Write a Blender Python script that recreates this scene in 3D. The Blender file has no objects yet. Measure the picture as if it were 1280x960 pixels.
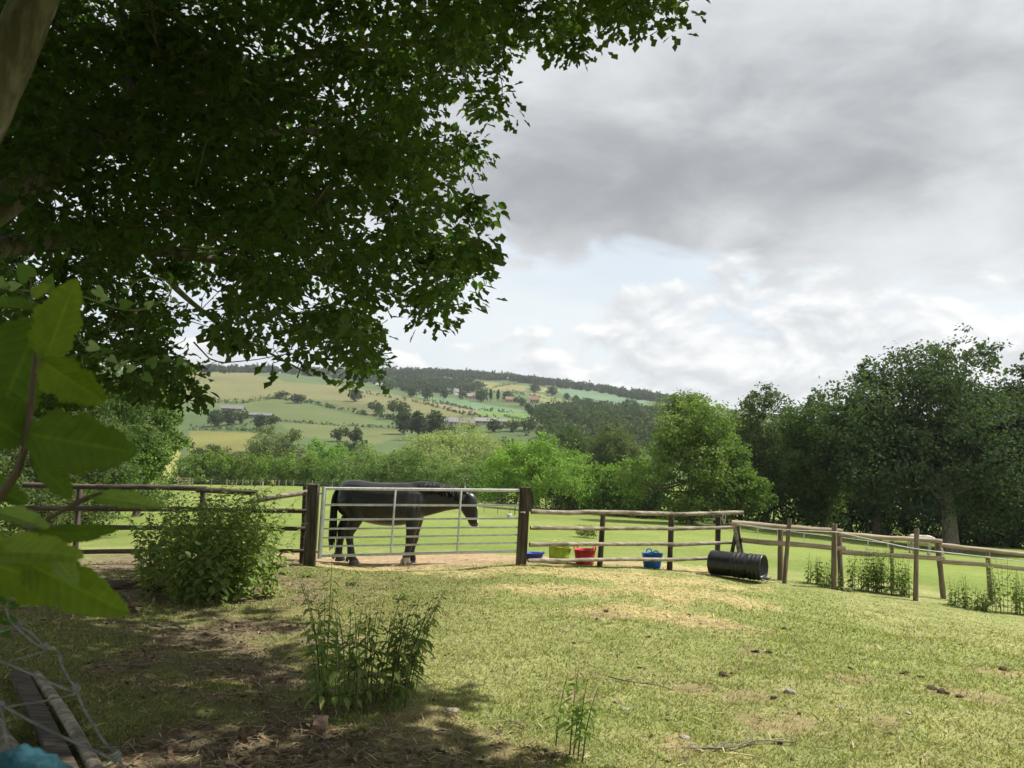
import bpy, math, random
import numpy as np
from math import radians, sin, cos, tan, pi, sqrt, atan2, exp, log
from mathutils import Matrix, Vector

C = bpy.context.scene.collection
SC = bpy.context.scene
RS = np.random.RandomState(7)
random.seed(7)

# ------------------------------------------------------------------ camera, sky, sun, exposure
FPX = 1004.6                       # focal length in pixels of a 1280 x 960 frame
PITCH, ROLL = radians(6.08), radians(2.5)
CAM = np.array([0.0, 0.0, 1.6])
_f = np.array([0, cos(PITCH), sin(PITCH)])
_r0 = np.array([1.0, 0, 0]); _u0 = np.array([0, -sin(PITCH), cos(PITCH)])
_r = cos(ROLL)*_r0 + sin(ROLL)*_u0
_u = -sin(ROLL)*_r0 + cos(ROLL)*_u0
cd = bpy.data.cameras.new('camera'); cam = bpy.data.objects.new('camera', cd); C.objects.link(cam)
cam.matrix_world = Matrix(((_r[0], _u[0], -_f[0], CAM[0]), (_r[1], _u[1], -_f[1], CAM[1]), (_r[2], _u[2], -_f[2], CAM[2]), (0, 0, 0, 1)))
cd.sensor_width = 36; cd.lens = 36*FPX/1280; cd.clip_start = 0.05; cd.clip_end = 20000
cd.dof.use_dof = True; cd.dof.focus_distance = 12; cd.dof.aperture_fstop = 10
SC.camera = cam

SUN_AZ, SUN_EL = radians(82), radians(55)     # azimuth from +Y towards +X
SUNV = np.array([sin(SUN_AZ)*cos(SUN_EL), cos(SUN_AZ)*cos(SUN_EL), sin(SUN_EL)])
sl = bpy.data.lights.new('sun', 'SUN'); sl.energy = 4.9; sl.angle = radians(0.55); sl.color = (1.0, 0.95, 0.86)
so = bpy.data.objects.new('sun', sl); C.objects.link(so)
so.rotation_euler = Vector(-SUNV).to_track_quat('-Z', 'Y').to_euler()
SC.view_settings.view_transform = 'Standard'; SC.view_settings.look = 'None'
SC.view_settings.exposure = 0.62; SC.view_settings.gamma = 1
SC.cycles.max_bounces = 6; SC.cycles.diffuse_bounces = 3; SC.cycles.glossy_bounces = 2
SC.cycles.transmission_bounces = 3; SC.cycles.transparent_max_bounces = 6; SC.cycles.volume_bounces = 0
SC.cycles.use_denoising = True; SC.cycles.caustics_reflective = False; SC.cycles.caustics_refractive = False
SC.cycles.use_adaptive_sampling = True; SC.cycles.adaptive_threshold = 0.02

class NT:
    """small helper to write node trees"""
    def __init__(s, tree): s.t = tree; s.n = tree.nodes; s.l = tree.links
    def new(s, typ, **kw):
        n = s.n.new(typ)
        for k, v in kw.items(): setattr(n, k, v)
        return n
    def put(s, sock, v):
        if hasattr(v, 'is_linked') or hasattr(v, 'links'): s.l.new(v, sock)
        else:
            if isinstance(v, (tuple, list)) and len(v) == 3 and sock.type == 'RGBA': v = tuple(v)+(1,)
            sock.default_value = v
    def math(s, op, a, b=None, c=None, clamp=False):
        n = s.new('ShaderNodeMath', operation=op, use_clamp=clamp)
        s.put(n.inputs[0], a)
        if b is not None: s.put(n.inputs[1], b)
        if c is not None: s.put(n.inputs[2], c)
        return n.outputs[0]
    def vmul(s, v, k):
        n = s.new('ShaderNodeVectorMath', operation='MULTIPLY'); s.put(n.inputs[0], v); s.put(n.inputs[1], k); return n.outputs[0]
    def noise(s, vec, scale, detail=4, rough=0.5, dist=0.0):
        n = s.new('ShaderNodeTexNoise'); s.put(n.inputs['Vector'], vec)
        n.inputs['Scale'].default_value = scale; n.inputs['Detail'].default_value = detail
        n.inputs['Roughness'].default_value = rough; n.inputs['Distortion'].default_value = dist
        return n.outputs['Fac']
    def smooth(s, x, lo, hi, a=0.0, b=1.0):
        n = s.new('ShaderNodeMapRange', interpolation_type='SMOOTHSTEP'); s.put(n.inputs['Value'], x)
        s.put(n.inputs['From Min'], lo); s.put(n.inputs['From Max'], hi); s.put(n.inputs['To Min'], a); s.put(n.inputs['To Max'], b)
        return n.outputs[0]
    def mix(s, f, a, b, mode='MIX'):
        n = s.new('ShaderNodeMix', data_type='RGBA', blend_type=mode)
        s.put(n.inputs[0], f); s.put(n.inputs[6], a); s.put(n.inputs[7], b); return n.outputs[2]

def build_sky():
    w = bpy.data.worlds.new('World'); SC.world = w; w.use_nodes = True
    T = NT(w.node_tree); T.n.clear()
    out = T.new('ShaderNodeOutputWorld'); bg = T.new('ShaderNodeBackground'); bg.inputs['Strength'].default_value = 0.1
    T.l.new(bg.outputs[0], out.inputs[0])
    sky = T.new('ShaderNodeTexSky', sky_type='NISHITA', sun_disc=False)
    sky.sun_elevation = SUN_EL; sky.sun_rotation = SUN_AZ; sky.air_density = 1.0; sky.dust_density = 1.5
    tc = T.new('ShaderNodeTexCoord'); D = tc.outputs['Generated']
    sep = T.new('ShaderNodeSeparateXYZ'); T.l.new(D, sep.inputs[0])
    X, Y, Z = sep.outputs
    el = T.math('ARCSINE', Z); az = T.math('ARCTAN2', X, Y)
    k = 10.0                                                  # cloud radiance is divided by the strength 0.1
    def col(r, g, b): return (r*k, g*k, b*k, 1)
    # thin bright veil over blue
    zc = T.math('MAXIMUM', Z, 0.0)
    n_v = T.noise(T.vmul(D, (3.0, 3.0, 9.0)), 1.0, 5, 0.55, 0.3)
    veil = T.smooth(n_v, 0.32, 0.66, 0.62, 0.99)
    base = T.mix(veil, T.mix(0.45, sky.outputs[0], col(.42, .50, .59)), col(.575, .615, .635))
    # low cumulus band
    Dl = T.vmul(D, (9.0, 9.0, 17.0))
    n1 = T.noise(Dl, 1.0, 7, 0.55, 0.4)
    ad = T.new('ShaderNodeVectorMath', operation='ADD'); T.l.new(Dl, ad.inputs[0]); ad.inputs[1].default_value = (0.05, 0.0, 0.22)
    n1b = T.noise(ad.outputs[0], 1.0, 7, 0.55, 0.4)
    azr = T.smooth(az, -0.10, 0.30)                           # more cloud to the right
    rise = T.math('MULTIPLY_ADD', azr, 0.095, 0.165)
    band = T.smooth(el, T.math('ADD', rise, 0.035), T.math('SUBTRACT', rise, 0.035))
    thr = T.math('SUBTRACT', T.math('MULTIPLY_ADD', band, -0.17, 0.66), T.math('MULTIPLY', T.math('MULTIPLY', azr, band), 0.16))
    cov = T.smooth(n1, thr, T.math('ADD', thr, 0.11))
    lit = T.smooth(T.math('SUBTRACT', n1, n1b), -0.16, 0.24)
    cumc = T.mix(lit, col(.44, .46, .485), col(.76, .76, .75))
    s1 = T.mix(cov, base, cumc)
    # high grey sheet of stratocumulus
    n2 = T.noise(T.vmul(D, (2.6, 2.6, 5.0)), 1.0, 6, 0.52, 0.5)
    n3 = T.noise(T.vmul(D, (5.5, 5.5, 13.0)), 1.0, 6, 0.55, 0.6)
    edge = T.math('SUBTRACT', 0.285, T.math('MULTIPLY', T.smooth(az, -0.05, 0.45), 0.06))
    edgen = T.math('ADD', edge, T.math('MULTIPLY', T.math('SUBTRACT', n3, 0.5), 0.30))
    cov2 = T.smooth(el, T.math('SUBTRACT', edgen, 0.022), T.math('ADD', edgen, 0.030))
    # thick part of the sheet
    def blob(a0, e0, sa, se):
        da = T.math('DIVIDE', T.math('SUBTRACT', az, a0), sa); de = T.math('DIVIDE', T.math('SUBTRACT', el, e0), se)
        d2 = T.math('ADD', T.math('MULTIPLY', da, da), T.math('MULTIPLY', de, de))
        return T.math('POWER', 2.718, T.math('MULTIPLY', d2, -1.0))
    thick = T.math('ADD', blob(0.38, 0.36, 0.42, 0.125), T.math('MULTIPLY', blob(0.02, 0.31, 0.16, 0.05), 0.55))
    n4 = T.noise(T.vmul(D, (13.0, 13.0, 26.0)), 1.0, 6, 0.6, 0.4)
    t = T.math('ADD', T.math('MULTIPLY', thick, 0.46), T.math('MULTIPLY', T.math('SUBTRACT', n2, 0.5), 1.5))
    t = T.math('ADD', t, T.math('MULTIPLY', T.math('SUBTRACT', n4, 0.5), 0.3))
    t = T.math('ADD', t, T.math('MULTIPLY', T.math('SUBTRACT', n3, 0.5), 0.85), clamp=False)
    strc = T.mix(T.smooth(t, -0.22, 0.72), col(.525, .54, .56), col(.228, .24, .258))
    s2 = T.mix(cov2, s1, strc)
    T.l.new(s2, bg.inputs['Color'])
build_sky()

# ------------------------------------------------------------------ numpy noise
_perm = np.random.RandomState(3).rand(256, 256)
def vnoise(x, y):
    xi = np.floor(x).astype(int); yi = np.floor(y).astype(int); fx = x-xi; fy = y-yi
    fx = fx*fx*(3-2*fx); fy = fy*fy*(3-2*fy)
    g = lambda a, b: _perm[a % 256, b % 256]
    return (g(xi, yi)*(1-fx) + g(xi+1, yi)*fx)*(1-fy) + (g(xi, yi+1)*(1-fx) + g(xi+1, yi+1)*fx)*fy
def fbm(x, y, s, o=4):
    v = 0; a = .5; t = 0
    for i in range(o):
        v = v + a*vnoise(x*s + 17.3*i, y*s + 9.1*i); t += a; s *= 2.1; a *= .55
    return v/t
def sstep(x, a, b):
    t = np.clip((x-a)/(b-a), 0, 1); return t*t*(3-2*t)

# ------------------------------------------------------------------ picture measurements -> places in the world
def P(u, v, Y):
    """point at depth Y (metres ahead) seen at pixel u, v of the 1280 x 960 photograph"""
    d = _f + _r*((u-640)/FPX) - _u*((v-480)/FPX)
    return CAM + d*(Y/d[1])
def project(p):
    q = np.asarray(p, float) - CAM
    z = q @ _f
    zz = np.where(np.abs(z) < 1e-6, 1e-6, z)
    return 640 + FPX*(q @ _r)/zz, 480 - FPX*(q @ _u)/zz, z

# ------------------------------------------------------------------ terrain height: thin-plate surface through measured points
ctrl = [(-4, 0, 0), (4, 0, 0), (0, -6, 0), (0, 5, 0), (2, 5, -.02), (-2, 5, 0), (5, 5, -.08), (-6, 5, .05), (0, 8, 0), (3, 8, -.05), (-4, 8, .0),
        (7, 8, -.2), (-9, 9, 0), (0, 3, 0), (3, 3, 0), (-3, 3, 0), (0, 10.5, 0), (-14, 4, .2), (12, 4, -.3)]
ctrl = [np.array(c, float) for c in ctrl]
for c in [(97, 705, 13), (385, 708, 12.8), (653, 706, 13.1), (752, 708, 13.6), (840, 713, 14), (985, 728, 13.8), (1144, 750, 13.4), (1280, 772, 12.6),
          (450, 704, 14.2), (-100, 705, 13),
          (500, 690, 16), (500, 660, 26), (500, 640, 45), (500, 626, 80), (480, 613, 120), (300, 607, 132), (300, 630, 55), (300, 660, 23),
          (100, 672, 22), (100, 642, 40), (100, 618, 80), (100, 606, 130), (-150, 606, 120), (-150, 650, 30),
          (680, 636, 100), (680, 652, 55), (680, 672, 26), (680, 692, 17),
          (900, 655, 72), (900, 668, 45), (900, 684, 27), (900, 704, 18),
          (1050, 672, 66), (1050, 690, 36), (1050, 708, 20),
          (1200, 690, 62), (1200, 703, 42), (1200, 722, 25), (1350, 700, 60), (1400, 735, 25),
          (1400, 650, 150), (1100, 630, 150), (850, 610, 150), (700, 604, 180), (500, 596, 190), (300, 590, 200), (0, 590, 200),
          (-100, 560, 300), (100, 563, 300), (300, 568, 300), (600, 566, 300), (800, 575, 300), (1100, 590, 300), (1400, 600, 300),
          (-100, 530, 480), (240, 535, 470), (400, 532, 470), (550, 535, 460), (700, 535, 480), (820, 540, 500), (1100, 560, 500), (1400, 575, 500),
          (-100, 500, 700), (240, 503, 650), (400, 505, 650), (550, 512, 640), (680, 517, 640), (820, 520, 700), (1100, 545, 700), (1400, 560, 700),
          (-100, 468, 900), (240, 470, 850), (400, 486, 800), (550, 498, 820), (680, 503, 850), (820, 508, 900),
          (400, 476, 1050), (550, 484, 1100), (680, 489, 1150), (820, 500, 1150), (1100, 530, 1000), (1400, 540, 1000),
          (-100, 455, 1500), (240, 464, 1450), (400, 467, 1480), (480, 467, 1500), (560, 469, 1500), (640, 474, 1500), (700, 480, 1500), (760, 489, 1480), (820, 498, 1450),
          (900, 510, 1400), (1000, 522, 1400), (1200, 535, 1400), (1400, 545, 1400),
          (-100, 485, 3000), (240, 490, 3000), (560, 500, 3000), (820, 520, 3000), (1100, 540, 3000), (1400, 555, 3000),
          (-100, 520, 7000), (560, 545, 7000), (1400, 580, 7000)]:
    ctrl.append(P(*c))
ctrl = np.array(ctrl)
TH_MAX = radians(50)
def _feat(x, y):
    r = np.sqrt(x*x + y*y) + 1e-6
    th = np.clip(np.arctan2(x, y), -TH_MAX, TH_MAX)
    k = np.clip(r/12.0, 0, 1); k = k*k*(3-2*k)
    return th*k*1.6, np.log(r + 4.0), r
def _phi(d2): return 0.5*d2*np.log(d2 + 1e-12)
_a, _b, _rr = _feat(ctrl[:, 0], ctrl[:, 1])
_n = len(ctrl)
_K = _phi((_a[:, None]-_a[None])**2 + (_b[:, None]-_b[None])**2) + np.eye(_n)*1e-3
_Pm = np.stack([np.ones(_n), _a, _b], 1)
_M = np.zeros((_n+3, _n+3)); _M[:_n, :_n] = _K; _M[:_n, _n:] = _Pm; _M[_n:, :_n] = _Pm.T
_W = np.linalg.solve(_M, np.concatenate([ctrl[:, 2]/(_rr + 15.0), [0, 0, 0]]))
def height(x, y):
    x = np.atleast_1d(np.asarray(x, float)); y = np.atleast_1d(np.asarray(y, float))
    a, b, r = _feat(x, y)
    out = np.empty(x.shape)
    for i in range(0, x.size, 40000):
        s = slice(i, i+40000)
        aa, bb = a.ravel()[s], b.ravel()[s]
        k = _phi((aa[:, None]-_a[None])**2 + (bb[:, None]-_b[None])**2)
        out.ravel()[s] = (k @ _W[:_n] + _W[_n] + _W[_n+1]*aa + _W[_n+2]*bb)*(r.ravel()[s] + 15.0)
    th = np.abs(np.arctan2(x, y)); w = np.clip((th - radians(60))/radians(60), 0, 1); w = w*w*(3-2*w)
    rr = np.hypot(x, y); near = np.clip((17-rr)/6, 0, 1)
    return out*(1-w) + ((fbm(x, y, 1.3, 2)-.5)*.10 + (fbm(x+7, y+3, 3.4, 1)-.5)*.018)*near
def H(x, y): return float(height([x], [y])[0])
def gm(u, v):
    """ground point seen at pixel u, v (near ground)"""
    lo, hi = 1.2, 160.0
    Ys = np.exp(np.linspace(log(lo), log(hi), 400))
    pts = np.array([P(u, v, Y) for Y in Ys]); d = pts[:, 2] - height(pts[:, 0], pts[:, 1])
    i = np.argmax(d < 0) if (d < 0).any() else len(Ys)-1
    a, b = Ys[max(i-1, 0)], Ys[i]; da, db = d[max(i-1, 0)], d[i]
    Y = a + (b-a)*da/(da-db+1e-9)
    p = P(u, v, Y); p[2] = H(p[0], p[1]); return p

# ------------------------------------------------------------------ mesh building
def mesh(name, V, F, col=None, smooth=False):
    """V (n,3); F: list of (k,3)/(k,4) int arrays"""
    if isinstance(F, np.ndarray): F = [F]
    me = bpy.data.meshes.new(name); V = np.asarray(V, np.float32)
    me.vertices.add(len(V)); me.vertices.foreach_set('co', V.ravel())
    nl = sum(f.size for f in F); npoly = sum(len(f) for f in F)
    me.loops.add(nl); me.loops.foreach_set('vertex_index', np.concatenate([np.asarray(f).ravel() for f in F]).astype(np.int32))
    me.polygons.add(npoly)
    tot = np.concatenate([np.full(len(f), np.asarray(f).shape[1]) for f in F]).astype(np.int32)
    me.polygons.foreach_set('loop_start', np.concatenate([[0], np.cumsum(tot)[:-1]]).astype(np.int32))
    me.polygons.foreach_set('use_smooth', np.full(npoly, smooth))
    if col is not None:
        at = me.color_attributes.new('Col', 'FLOAT_COLOR', 'POINT')
        c = np.ones((len(V), 4), np.float32); c[:, :3] = col; at.data.foreach_set('color', c.ravel())
    me.update(calc_edges=True); me.validate()
    return me
class MB:
    def __init__(s): s.V = []; s.T = []; s.Q = []; s.Cc = []; s.n = 0
    def add(s, V, F, col=(1, 1, 1)):
        V = np.asarray(V, float); F = np.asarray(F)
        if F.shape[1] == 3: s.T.append(F + s.n)
        else: s.Q.append(F + s.n)
        s.V.append(V); c = np.asarray(col, float)
        s.Cc.append(np.tile(c, (len(V), 1)) if c.ndim == 1 else c); s.n += len(V); return s
    def tube(s, pts, rad, n=8, cap=True, col=(1, 1, 1), wob=0.0, squash=1.0):
        pts = np.asarray(pts, float); m = len(pts); rad = np.atleast_1d(np.asarray(rad, float))
        rad = np.full(m, rad[0]) if len(rad) == 1 else np.interp(np.linspace(0, 1, m), np.linspace(0, 1, len(rad)), rad)
        t = np.gradient(pts, axis=0); t /= np.linalg.norm(t, axis=1)[:, None] + 1e-12
        ref = np.array([0, 0, 1.0]) if abs(t[0][2]) < .9 else np.array([0, 1.0, 0])
        V = []
        for i in range(m):
            a = np.cross(t[i], ref); a /= np.linalg.norm(a) + 1e-9; b = np.cross(a, t[i]); ref = b
            an = np.arange(n)*2*pi/n
            rr = rad[i]*(1 + (wob*(RS.rand(n)-.5) if wob else 0))
            V.append(pts[i] + (np.cos(an)*rr)[:, None]*a + (np.sin(an)*rr*squash)[:, None]*b)
        V = np.concatenate(V); F = []
        for i in range(m-1):
            k = np.arange(n); k2 = (k+1) % n
            F.append(np.stack([i*n+k, i*n+k2, (i+1)*n+k2, (i+1)*n+k], 1))
        s.add(V, np.concatenate(F), col)
        if cap:
            for i, fl in ((0, True), (m-1, False)):
                ring = V[i*n:(i+1)*n]; VV = np.concatenate([ring, [ring.mean(0)]]); k = np.arange(n); k2 = (k+1) % n
                s.add(VV, np.stack([k2, k, np.full(n, n)], 1) if fl else np.stack([k, k2, np.full(n, n)], 1), col)
        return s
    def box(s, c, size, rot=None, col=(1, 1, 1), taper=1.0):
        c = np.asarray(c, float); h = np.asarray(size, float)/2
        q = np.array([(x, y, z) for z in (-1, 1) for y in (-1, 1) for x in (-1, 1)], float)
        q[q[:, 2] > 0, :2] *= taper
        q = q*h
        if rot is not None: q = q @ np.asarray(rot).T
        s.add(q + c, np.array([(0, 2, 3, 1), (4, 5, 7, 6), (0, 1, 5, 4), (2, 6, 7, 3), (0, 4, 6, 2), (1, 3, 7, 5)]), col); return s
    def build(s, name, mat, parent=None, smooth=False):
        F = ([np.concatenate(s.T)] if s.T else []) + ([np.concatenate(s.Q)] if s.Q else [])
        return obj(name, mesh(name, np.concatenate(s.V), F, np.concatenate(s.Cc), smooth), mat, parent)
def obj(name, me, mat, parent=None):
    if mat is not None and not me.materials: me.materials.append(mat)
    o = bpy.data.objects.new(name, me); C.objects.link(o)
    if parent is not None:
        o.parent = parent
        if parent.type == 'EMPTY' and parent.get('_origin') is None: o.location = -Vector(parent.location)
    return o
def tag(o, label=None, cat=None, group=None, kind=None):
    for k, v in (('label', label), ('category', cat), ('group', group), ('kind', kind)):
        if v: o[k] = v
    return o
def thing(name, label, cat, loc, group=None, rz=0.0, sc=1.0):
    """an Empty at the base of the thing; parts built in world coordinates are shifted by obj()"""
    o = bpy.data.objects.new(name, None); C.objects.link(o); o.location = Vector([float(v) for v in loc]); o.empty_display_size = .2
    return tag(o, label, cat, group)
def local_thing(name, label, cat, loc, group=None, rz=0.0, sc=1.0):
    """an Empty whose parts are built in local coordinates"""
    o = thing(name, label, cat, loc, group); o['_origin'] = 1; o.rotation_euler = (0, 0, rz); o.scale = (sc,)*3; return o
def copy_tree(o, parent=None):
    c = o.copy(); C.objects.link(c)
    if parent is not None: c.parent = parent
    for ch in o.children: copy_tree(ch, c)
    return c
def arc(pts, n=24):
    """smooth curve through points (Catmull-Rom)"""
    p = np.asarray(pts, float); p = np.concatenate([[2*p[0]-p[1]], p, [2*p[-1]-p[-2]]]); out = []
    segs = len(p)-3
    for i in range(segs):
        m = max(2, n//segs)
        for t in np.linspace(0, 1, m, endpoint=(i == segs-1)):
            a, b, c, d = p[i:i+4]
            out.append(.5*((2*b) + (-a+c)*t + (2*a-5*b+4*c-d)*t*t + (-a+3*b-3*c+d)*t**3))
    return np.array(out)

# ------------------------------------------------------------------ materials
def material(name, fn):
    m = bpy.data.materials.new(name); m.use_nodes = True; T = NT(m.node_tree); T.n.clear()
    out = T.new('ShaderNodeOutputMaterial'); fn(T, out); return m
def principled(T, out, color, rough=.6, metal=0.0, spec=.4, bump=None, bstr=.3, bdist=.02):
    b = T.new('ShaderNodeBsdfPrincipled'); T.put(b.inputs['Base Color'], color); T.put(b.inputs['Roughness'], rough)
    b.inputs['Metallic'].default_value = metal; b.inputs['Specular IOR Level'].default_value = spec
    if bump is not None:
        bn = T.new('ShaderNodeBump'); bn.inputs['Strength'].default_value = bstr; bn.inputs['Distance'].default_value = bdist
        T.put(bn.inputs['Height'], bump); T.l.new(bn.outputs[0], b.inputs['Normal'])
    if out is not None: T.l.new(b.outputs[0], out.inputs[0])
    return b
def attr(T): return T.new('ShaderNodeVertexColor', layer_name='Col').outputs[0]
def objco(T): return T.new('ShaderNodeTexCoord').outputs['Object']
def posco(T): return T.new('ShaderNodeNewGeometry').outputs['Position']
def leaf_mat(name, trans=.35, rough=.45, spec=.35, tcol=(1.25, 1.5, .55)):
    def fn(T, out):
        c = attr(T)
        b = principled(T, None, c, rough, 0, spec)
        tr = T.new('ShaderNodeBsdfTranslucent'); T.put(tr.inputs['Color'], T.mix(1.0, c, tcol, 'MULTIPLY'))
        mx = T.new('ShaderNodeMixShader'); mx.inputs[0].default_value = trans
        T.l.new(b.outputs[0], mx.inputs[1]); T.l.new(tr.outputs[0], mx.inputs[2]); T.l.new(mx.outputs[0], out.inputs[0])
    return material(name, fn)
def noise_mat(name, c1, c2, scale=(8, 8, 8), rough=.8, bstr=.4, bdist=.02, spec=.25, lo=.35, hi=.65, metal=0.0, detail=6, c3=None):
    def fn(T, out):
        v = T.vmul(objco(T), scale); n = T.noise(v, 1.0, detail, .6)
        c = T.mix(T.smooth(n, lo, hi), c1, c2)
        if c3 is not None: c = T.mix(T.smooth(T.noise(T.vmul(objco(T), tuple(s*.23 for s in scale)), 1.0, 4, .6, .5), .5, .66), c, c3)
        c = T.mix(1.0, c, attr(T), 'MULTIPLY')
        principled(T, out, c, rough, metal, spec, n, bstr, bdist)
    return material(name, fn)
M = {}
M['leaf'] = leaf_mat('leaf_green', .42, .55, .25)
M['leaf_far'] = leaf_mat('leaf_far', .34, .7, .10)
M['leaf_big'] = leaf_mat('leaf_hazel', .5, .7, .15, (1.3, 1.55, .45))
M['grass'] = leaf_mat('grass_blade', .35, .5, .25, (1.2, 1.25, .6))
M['bark'] = noise_mat('bark', (.12, .105, .085), (.26, .235, .20), (9, 9, 3), .9, .8, .03, .15, c3=(.13, .15, .09))
M['bark_dark'] = noise_mat('bark_dark', (.06, .05, .035), (.14, .12, .09), (9, 9, 3), .9, .6, .03, .1)
M['rail_grey'] = noise_mat('weathered_rail', (.20, .165, .125), (.40, .36, .29), (2.5, 26, 26), .85, .5, .006, .15, .34, .62, c3=(.13, .115, .085))
M['rail_pale'] = noise_mat('peeled_rail', (.28, .215, .15), (.43, .355, .27), (2.5, 24, 24), .8, .4, .005, .2, .3, .62, c3=(.21, .16, .115))
M['rail_dark'] = noise_mat('dark_rail', (.055, .045, .035), (.13, .11, .085), (2.5, 24, 24), .85, .5, .006, .15)
M['post_dark'] = noise_mat('creosoted_post', (.035, .029, .024), (.105, .085, .068), (26, 26, 2.2), .8, .5, .006, .2, c3=(.16, .135, .11))
M['post_brown'] = noise_mat('brown_post', (.11, .085, .06), (.24, .195, .145), (26, 26, 2.2), .85, .5, .006, .15)
M['galv'] = noise_mat('galvanised_steel', (.60, .62, .63), (.76, .78, .79), (14, 14, 14), .42, .05, .002, .5, metal=.55, c3=(.52, .53, .53))
M['wire'] = noise_mat('dull_wire', (.15, .152, .146), (.28, .285, .275), (40, 40, 40), .6, .2, .002, .3, metal=.3)
M['black_plastic'] = noise_mat('black_plastic', (.010, .010, .011), (.022, .022, .022), (9, 9, 9), .33, .08, .004, .5)
M['plastic'] = noise_mat('bucket_plastic', (.62, .60, .56), (1, 1, 1), (9, 9, 5), .55, .08, .003, .35, c3=(.62, .55, .45))
M['stone'] = noise_mat('field_stone', (.28, .25, .21), (.45, .41, .35), (14, 14, 14), .9, .5, .01)
M['clod'] = noise_mat('soil_clod', (.045, .033, .022), (.12, .09, .06), (40, 40, 40), .95, .8, .01, .1)
M['stem'] = noise_mat('green_stem', (.8, .8, .8), (1.1, 1.1, 1.1), (20, 20, 4), .6, .1, .002, .3)
M['straw'] = leaf_mat('straw_stalk', .15, .6, .2, (1, .95, .8))
M['masonry'] = noise_mat('far_stone_wall', (.85, .85, .85), (1.1, 1.1, 1.1), (1, 1, 1), .9, .2, .02, .1)
M['rooftile'] = noise_mat('far_roof', (.8, .8, .8), (1.1, 1.1, 1.1), (.8, 3, 3), .8, .2, .02, .2)
M['glass'] = noise_mat('dark_window', (.02, .022, .025), (.04, .042, .045), (1, 1, 1), .15, 0, .01, .5)
M['tape'] = noise_mat('white_tape', (.42, .42, .39), (.60, .60, .57), (10, 10, 10), .6, .1, .002, .3)
M['cloth'] = noise_mat('teal_wool', (.024, .085, .11), (.05, .14, .175), (90, 90, 90), .95, .9, .006, .1)
def horse_mat(name, rough):
    def fn(T, out):
        co = objco(T); n = T.noise(T.vmul(co, (12, 30, 30)), 1.0, 6, .65); n2 = T.noise(T.vmul(co, (5, 5, 5)), 1.0, 6, .6, .6)
        c = T.mix(1.0, attr(T), T.mix(T.smooth(n2, .42, .68), (.75, .75, .75), (1.55, 1.42, 1.28)), 'MULTIPLY')
        principled(T, out, c, T.math('MULTIPLY_ADD', n, .22, rough-.1), 0, .55, T.math('ADD', n, n2), .45, .012)
    return material(name, fn)
M['horse'] = horse_mat('black_coat', .36)
M['grey_horse'] = horse_mat('grey_coat', .6)
M['hair'] = noise_mat('horse_hair', (.006, .006, .006), (.02, .018, .016), (60, 60, 4), .5, .5, .004, .4)

def ground_fn(T, out):
    co = posco(T); c = attr(T)
    n1 = T.noise(co, 11.0, 6, .65); n2 = T.noise(co, 55.0, 4, .6); n3 = T.noise(co, 2.2, 5, .6)
    m = T.mix(T.smooth(n1, .3, .7), (.80, .78, .75), (1.18, 1.18, 1.15)); c = T.mix(1.0, c, m, 'MULTIPLY')
    c = T.mix(1.0, c, T.mix(T.smooth(n2, .3, .7), (.78, .76, .74), (1.2, 1.2, 1.2)), 'MULTIPLY')
    c = T.mix(1.0, c, T.mix(T.smooth(n3, .3, .7), (.88, .9, .88), (1.1, 1.08, 1.1)), 'MULTIPLY')
    h = T.math('ADD', T.math('MULTIPLY', n1, .7), T.math('MULTIPLY', n2, .3))
    principled(T, out, c, .95, 0, .08, h, .6, .03)
M['ground'] = material('paddock_ground', ground_fn)

# ------------------------------------------------------------------ ground colours (albedo) and cover
def ell(x, y, cx, cy, rx, ry, rot=0.0):
    dx, dy = x-cx, y-cy; c, s = cos(rot), sin(rot)
    return ((dx*c+dy*s)/rx)**2 + ((-dx*s+dy*c)/ry)**2
_straw = [(gm(600, 712), 1.9, .42), (gm(720, 716), 2.2, .40), (gm(800, 722), 2.0, .5), (gm(870, 745), 1.2, .45), (gm(480, 712), 1.6, .35), (gm(850, 710), 1.4, .7),
          (gm(840, 770), 1.0, .35), (gm(700, 740), 1.3, .3), (gm(640, 700), 1.0, .5)]
_bare = [(gm(560, 700), 3.4, 1.5, 1), (gm(440, 702), 1.8, .9, 1), (gm(760, 704), 2.0, .6, .8), (gm(640, 699), 1.6, .9, 1), (gm(330, 695), 2.0, 1.1, .7)]
_scar = [(gm(935, 870), .30, .13), (gm(1000, 900), .14, .08), (gm(1130, 846), .12, .1), (gm(1200, 868), .45, .12), (gm(735, 845), .2, .1), (gm(720, 870), .25, .12),
         (gm(850, 930), .16, .16), (gm(760, 770), .35, .16), (gm(940, 815), .22, .10), (gm(1070, 848), .3, .12), (gm(870, 862), .22, .1), (gm(900, 780), .7, .14),
         (gm(1240, 838), .4, .14), (gm(660, 940), .35, .2), (gm(540, 905), .5, .25), (gm(1110, 905), .2, .12), (gm(370, 762), .5, .2), (gm(960, 905), .3, .15)]
def soil_mask(x, y):
    """bare leaf-strewn soil under the oak: 0..1"""
    n = fbm(x, y, .9, 4); n2 = fbm(x+40, y, 3.1, 3)
    g1 = np.exp(-ell(x, y, -3.9, 10.2, 2.4, 2.6)); g2 = np.exp(-ell(x, y, -2.4, 6.6, 1.25, 2.3)); g3 = np.exp(-ell(x, y, -1.3, 4.6, 1.3, .9))
    g4 = np.exp(-ell(x, y, -6.5, 13.0, 4.0, 2.4)); g5 = .9*np.exp(-ell(x, y, -5.5, 7, 1.8, 5)) ; g6 = .8*np.exp(-ell(x, y, -3.2, 3.6, 1.2, 1.2))
    g = np.maximum.reduce([g1, g2, g3, g4, g5, g6])
    return sstep(g + (n-.5)*1.0 + (n2-.5)*.9, .34, .92)
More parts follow.
